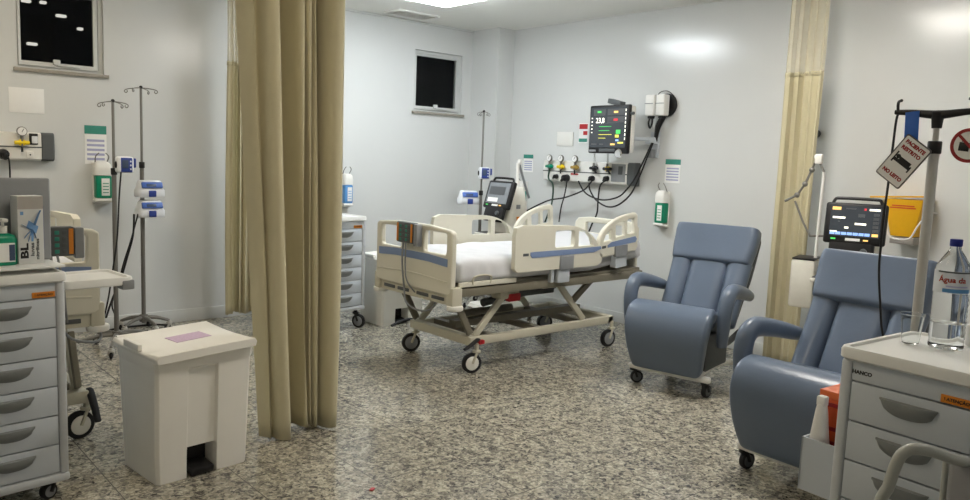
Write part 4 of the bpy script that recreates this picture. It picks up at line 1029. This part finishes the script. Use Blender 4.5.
rings = [[Vector((v.x, v.y, min(v.z, .256))) for v in r] for r in rings]
lb = obj('label', lab.loft(rings), mat('label_film', rgb(226, 230, 236), .4, alpha=.75), t)
def band(z0, z1, a0, a1, m, nm):
    rg = []
    for k in range(11):
        a = math.radians(a0+(a1-a0)*k/10); rg.append([Vector((math.cos(a)*r, math.sin(a)*r, z)) for r, z in ((R_+.0013, z0), (R_+.0019, z0), (R_+.0019, z1), (R_+.0013, z1))])
    obj(nm, MB().loft(rg), m, lb)
band(.188, .200, 170, 260, mat('label_blue', rgb(84, 140, 190), .5), 'blue_band'); band(.250, .255, 150, 290, dgrey_m, 'dark_band'); band(.205, .210, 180, 250, lav_m, 'small_print')
tx = text('lettering', '\u00c1gua da', .024, mat('label_red', rgb(190, 70, 50), .5), lb, FRONT_NX, .0006)
for v in tx.data.vertices:
    u = v.co.y; a = PI+math.radians(18)-u/R_; r = R_+.002
    v.co = Vector((math.cos(a)*r, math.sin(a)*r, v.co.z+.228))
def make_cup(label, loc, h=.075):
    t = thing('plastic_cup', label, 'cup', loc)
    obj('wall', MB().lathe([(.023, 0), (.026, .002), (.036, h-.004), (.0385, h), (.0375, h+.001), (.035, h-.004), (.025, .005), (.0225, .003)], 28), clear_m, t)
make_cup('clear plastic cup beside the large water bottle near the cart corner', at(910, 343, Z=TOP), .098)
#make_cup(', right of the water bottle', at(970, 350, Z=TOP), .08)
t = thing('napkin_roll', 'small white roll right of the water bottle at the photo edge', 'paper roll', at(975, 347, Z=TOP))
obj('roll', MB().cyl((0, 0, 0), (0, 0, .075), .03, n=28, bev=.008), paper_m, t)
# orange sharps box and white nozzle bottle in the side box
p = on_cart(cart_r, -CW/2-.098, .02, BZ+.001)
t = thing('sharps_box', 'orange cardboard sharps box standing in the side box of the cart', 'sharps container', p, RZR)
obj('carton', MB().rng(-.06, .08, -.085, .13, 0, .325, .003), orangeb_m, t)
obj('lid', MB().rng(-.063, .083, -.088, .133, .312, .338, .003), mat('orange_lid', rgb(222, 112, 60), .5), t)
obj('opening', MB().cyl((.025, .035, .337), (.025, .035, .34), .045, n=24), black_m, t)
obj('slot', MB().rng(-.045, .06, -.0905, -.086, .285, .298), sred_m, t)
for z in (.10, .15, .2): obj('print', MB().rng(-.05, .07, -.0865, -.0845, z, z+.014), sred_m, t)
p = on_cart(cart_r, -CW/2-.125, -.108, BZ+.001)
t = thing('nozzle_bottle', 'small white ribbed nozzle bottle beside the orange sharps box', 'bottle', p, RZR)
obj('bottle', MB().lathe([(.028, 0), (.034, .01), (.030, .05), (.034, .06), (.030, .10), (.034, .11), (.030, .15), (.034, .16), (.029, .20), (.021, .27), (.016, .30)], 16), white_m, t)
obj('nozzle', MB().box((0, .0, .31), (.032, .03, .035), .006), white_m, t)

# ------------------------------------------------------------------ grey chair at the photo edge (local: built in world axes)
ch = thing('armchair', 'grey tubular chair at the lower corner in front of the drawer cart', 'chair', (1.95, .40, 0), 0)
def lc(a, b_, X): return at(a, b_, X=X)-Vector((1.95, .40, 0))
A1 = [lc(876, 530, 1.92), lc(888, 488, 1.92), lc(898, 460, 1.92), lc(907, 451, 1.93), lc(917, 449, 1.95), lc(934, 452, 2.0), lc(950, 458, 2.08), lc(966, 462, 2.16)]
leg0 = Vector((A1[0].x, A1[0].y, .012))
obj('arm_tube', MB().tube([leg0]+A1, .014, 12, 3), chairg_m, ch)
A2 = [v+Vector((.06, -.46, 0)) for v in A1]
obj('arm_tube', MB().tube([Vector((A2[0].x, A2[0].y, .012))]+A2, .014, 12, 3), chairg_m, ch)
c0 = lc(946, 463, 2.16)-Vector((.10, 0, 0))
bkp = MB().box((c0.x+.10, c0.y-.235, c0.z-.135), (.03, .45, .30), .012, 3, rot=(0, .0, 0)); obj('backrest', bkp, chairs_m, ch)
obj('back_label', MB().box((c0.x+.083, c0.y-.27, c0.z-.14), (.003, .32, .2), .001), mat('chair_panel', rgb(166, 166, 168), .5), ch)
obj('seat', MB().box((c0.x-.12, c0.y-.235, .43), (.44, .44, .04), .015, 3), chairs_m, ch)
for y in (0, -.47):
    obj('rear_leg', MB().tube([(c0.x+.19, c0.y+y, .012), (c0.x+.12, c0.y+y, .42), (c0.x+.10, c0.y+y, c0.z+.005)], .008, 10, 3), chairg_m, ch)
for z in (.5, .56, .62):
    obj('side_bar', MB().tube([(A1[1].x+.02, A1[1].y, z), (c0.x+.1, c0.y, z)], .009, 8), dgrey_m, ch)
    
# small scrap of red on the floor
q = at(372, 490, Z=0); tag(obj('red_scrap', MB().box((q.x, q.y, .004), (.03, .018, .006), .002, rot=(0, 0, .6)), red_m), 'tiny red scrap lying on the speckled floor', 'scrap')

# ------------------------------------------------------------------ world and view
w = bpy.data.worlds.new('night'); S.world = w; w.use_nodes = True
w.node_tree.nodes['Background'].inputs['Color'].default_value = (.0006, .0007, .0008, 1)
S.view_settings.view_transform = 'Standard'; S.view_settings.look = 'None'
S.view_settings.exposure = 1.17; S.view_settings.gamma = 1
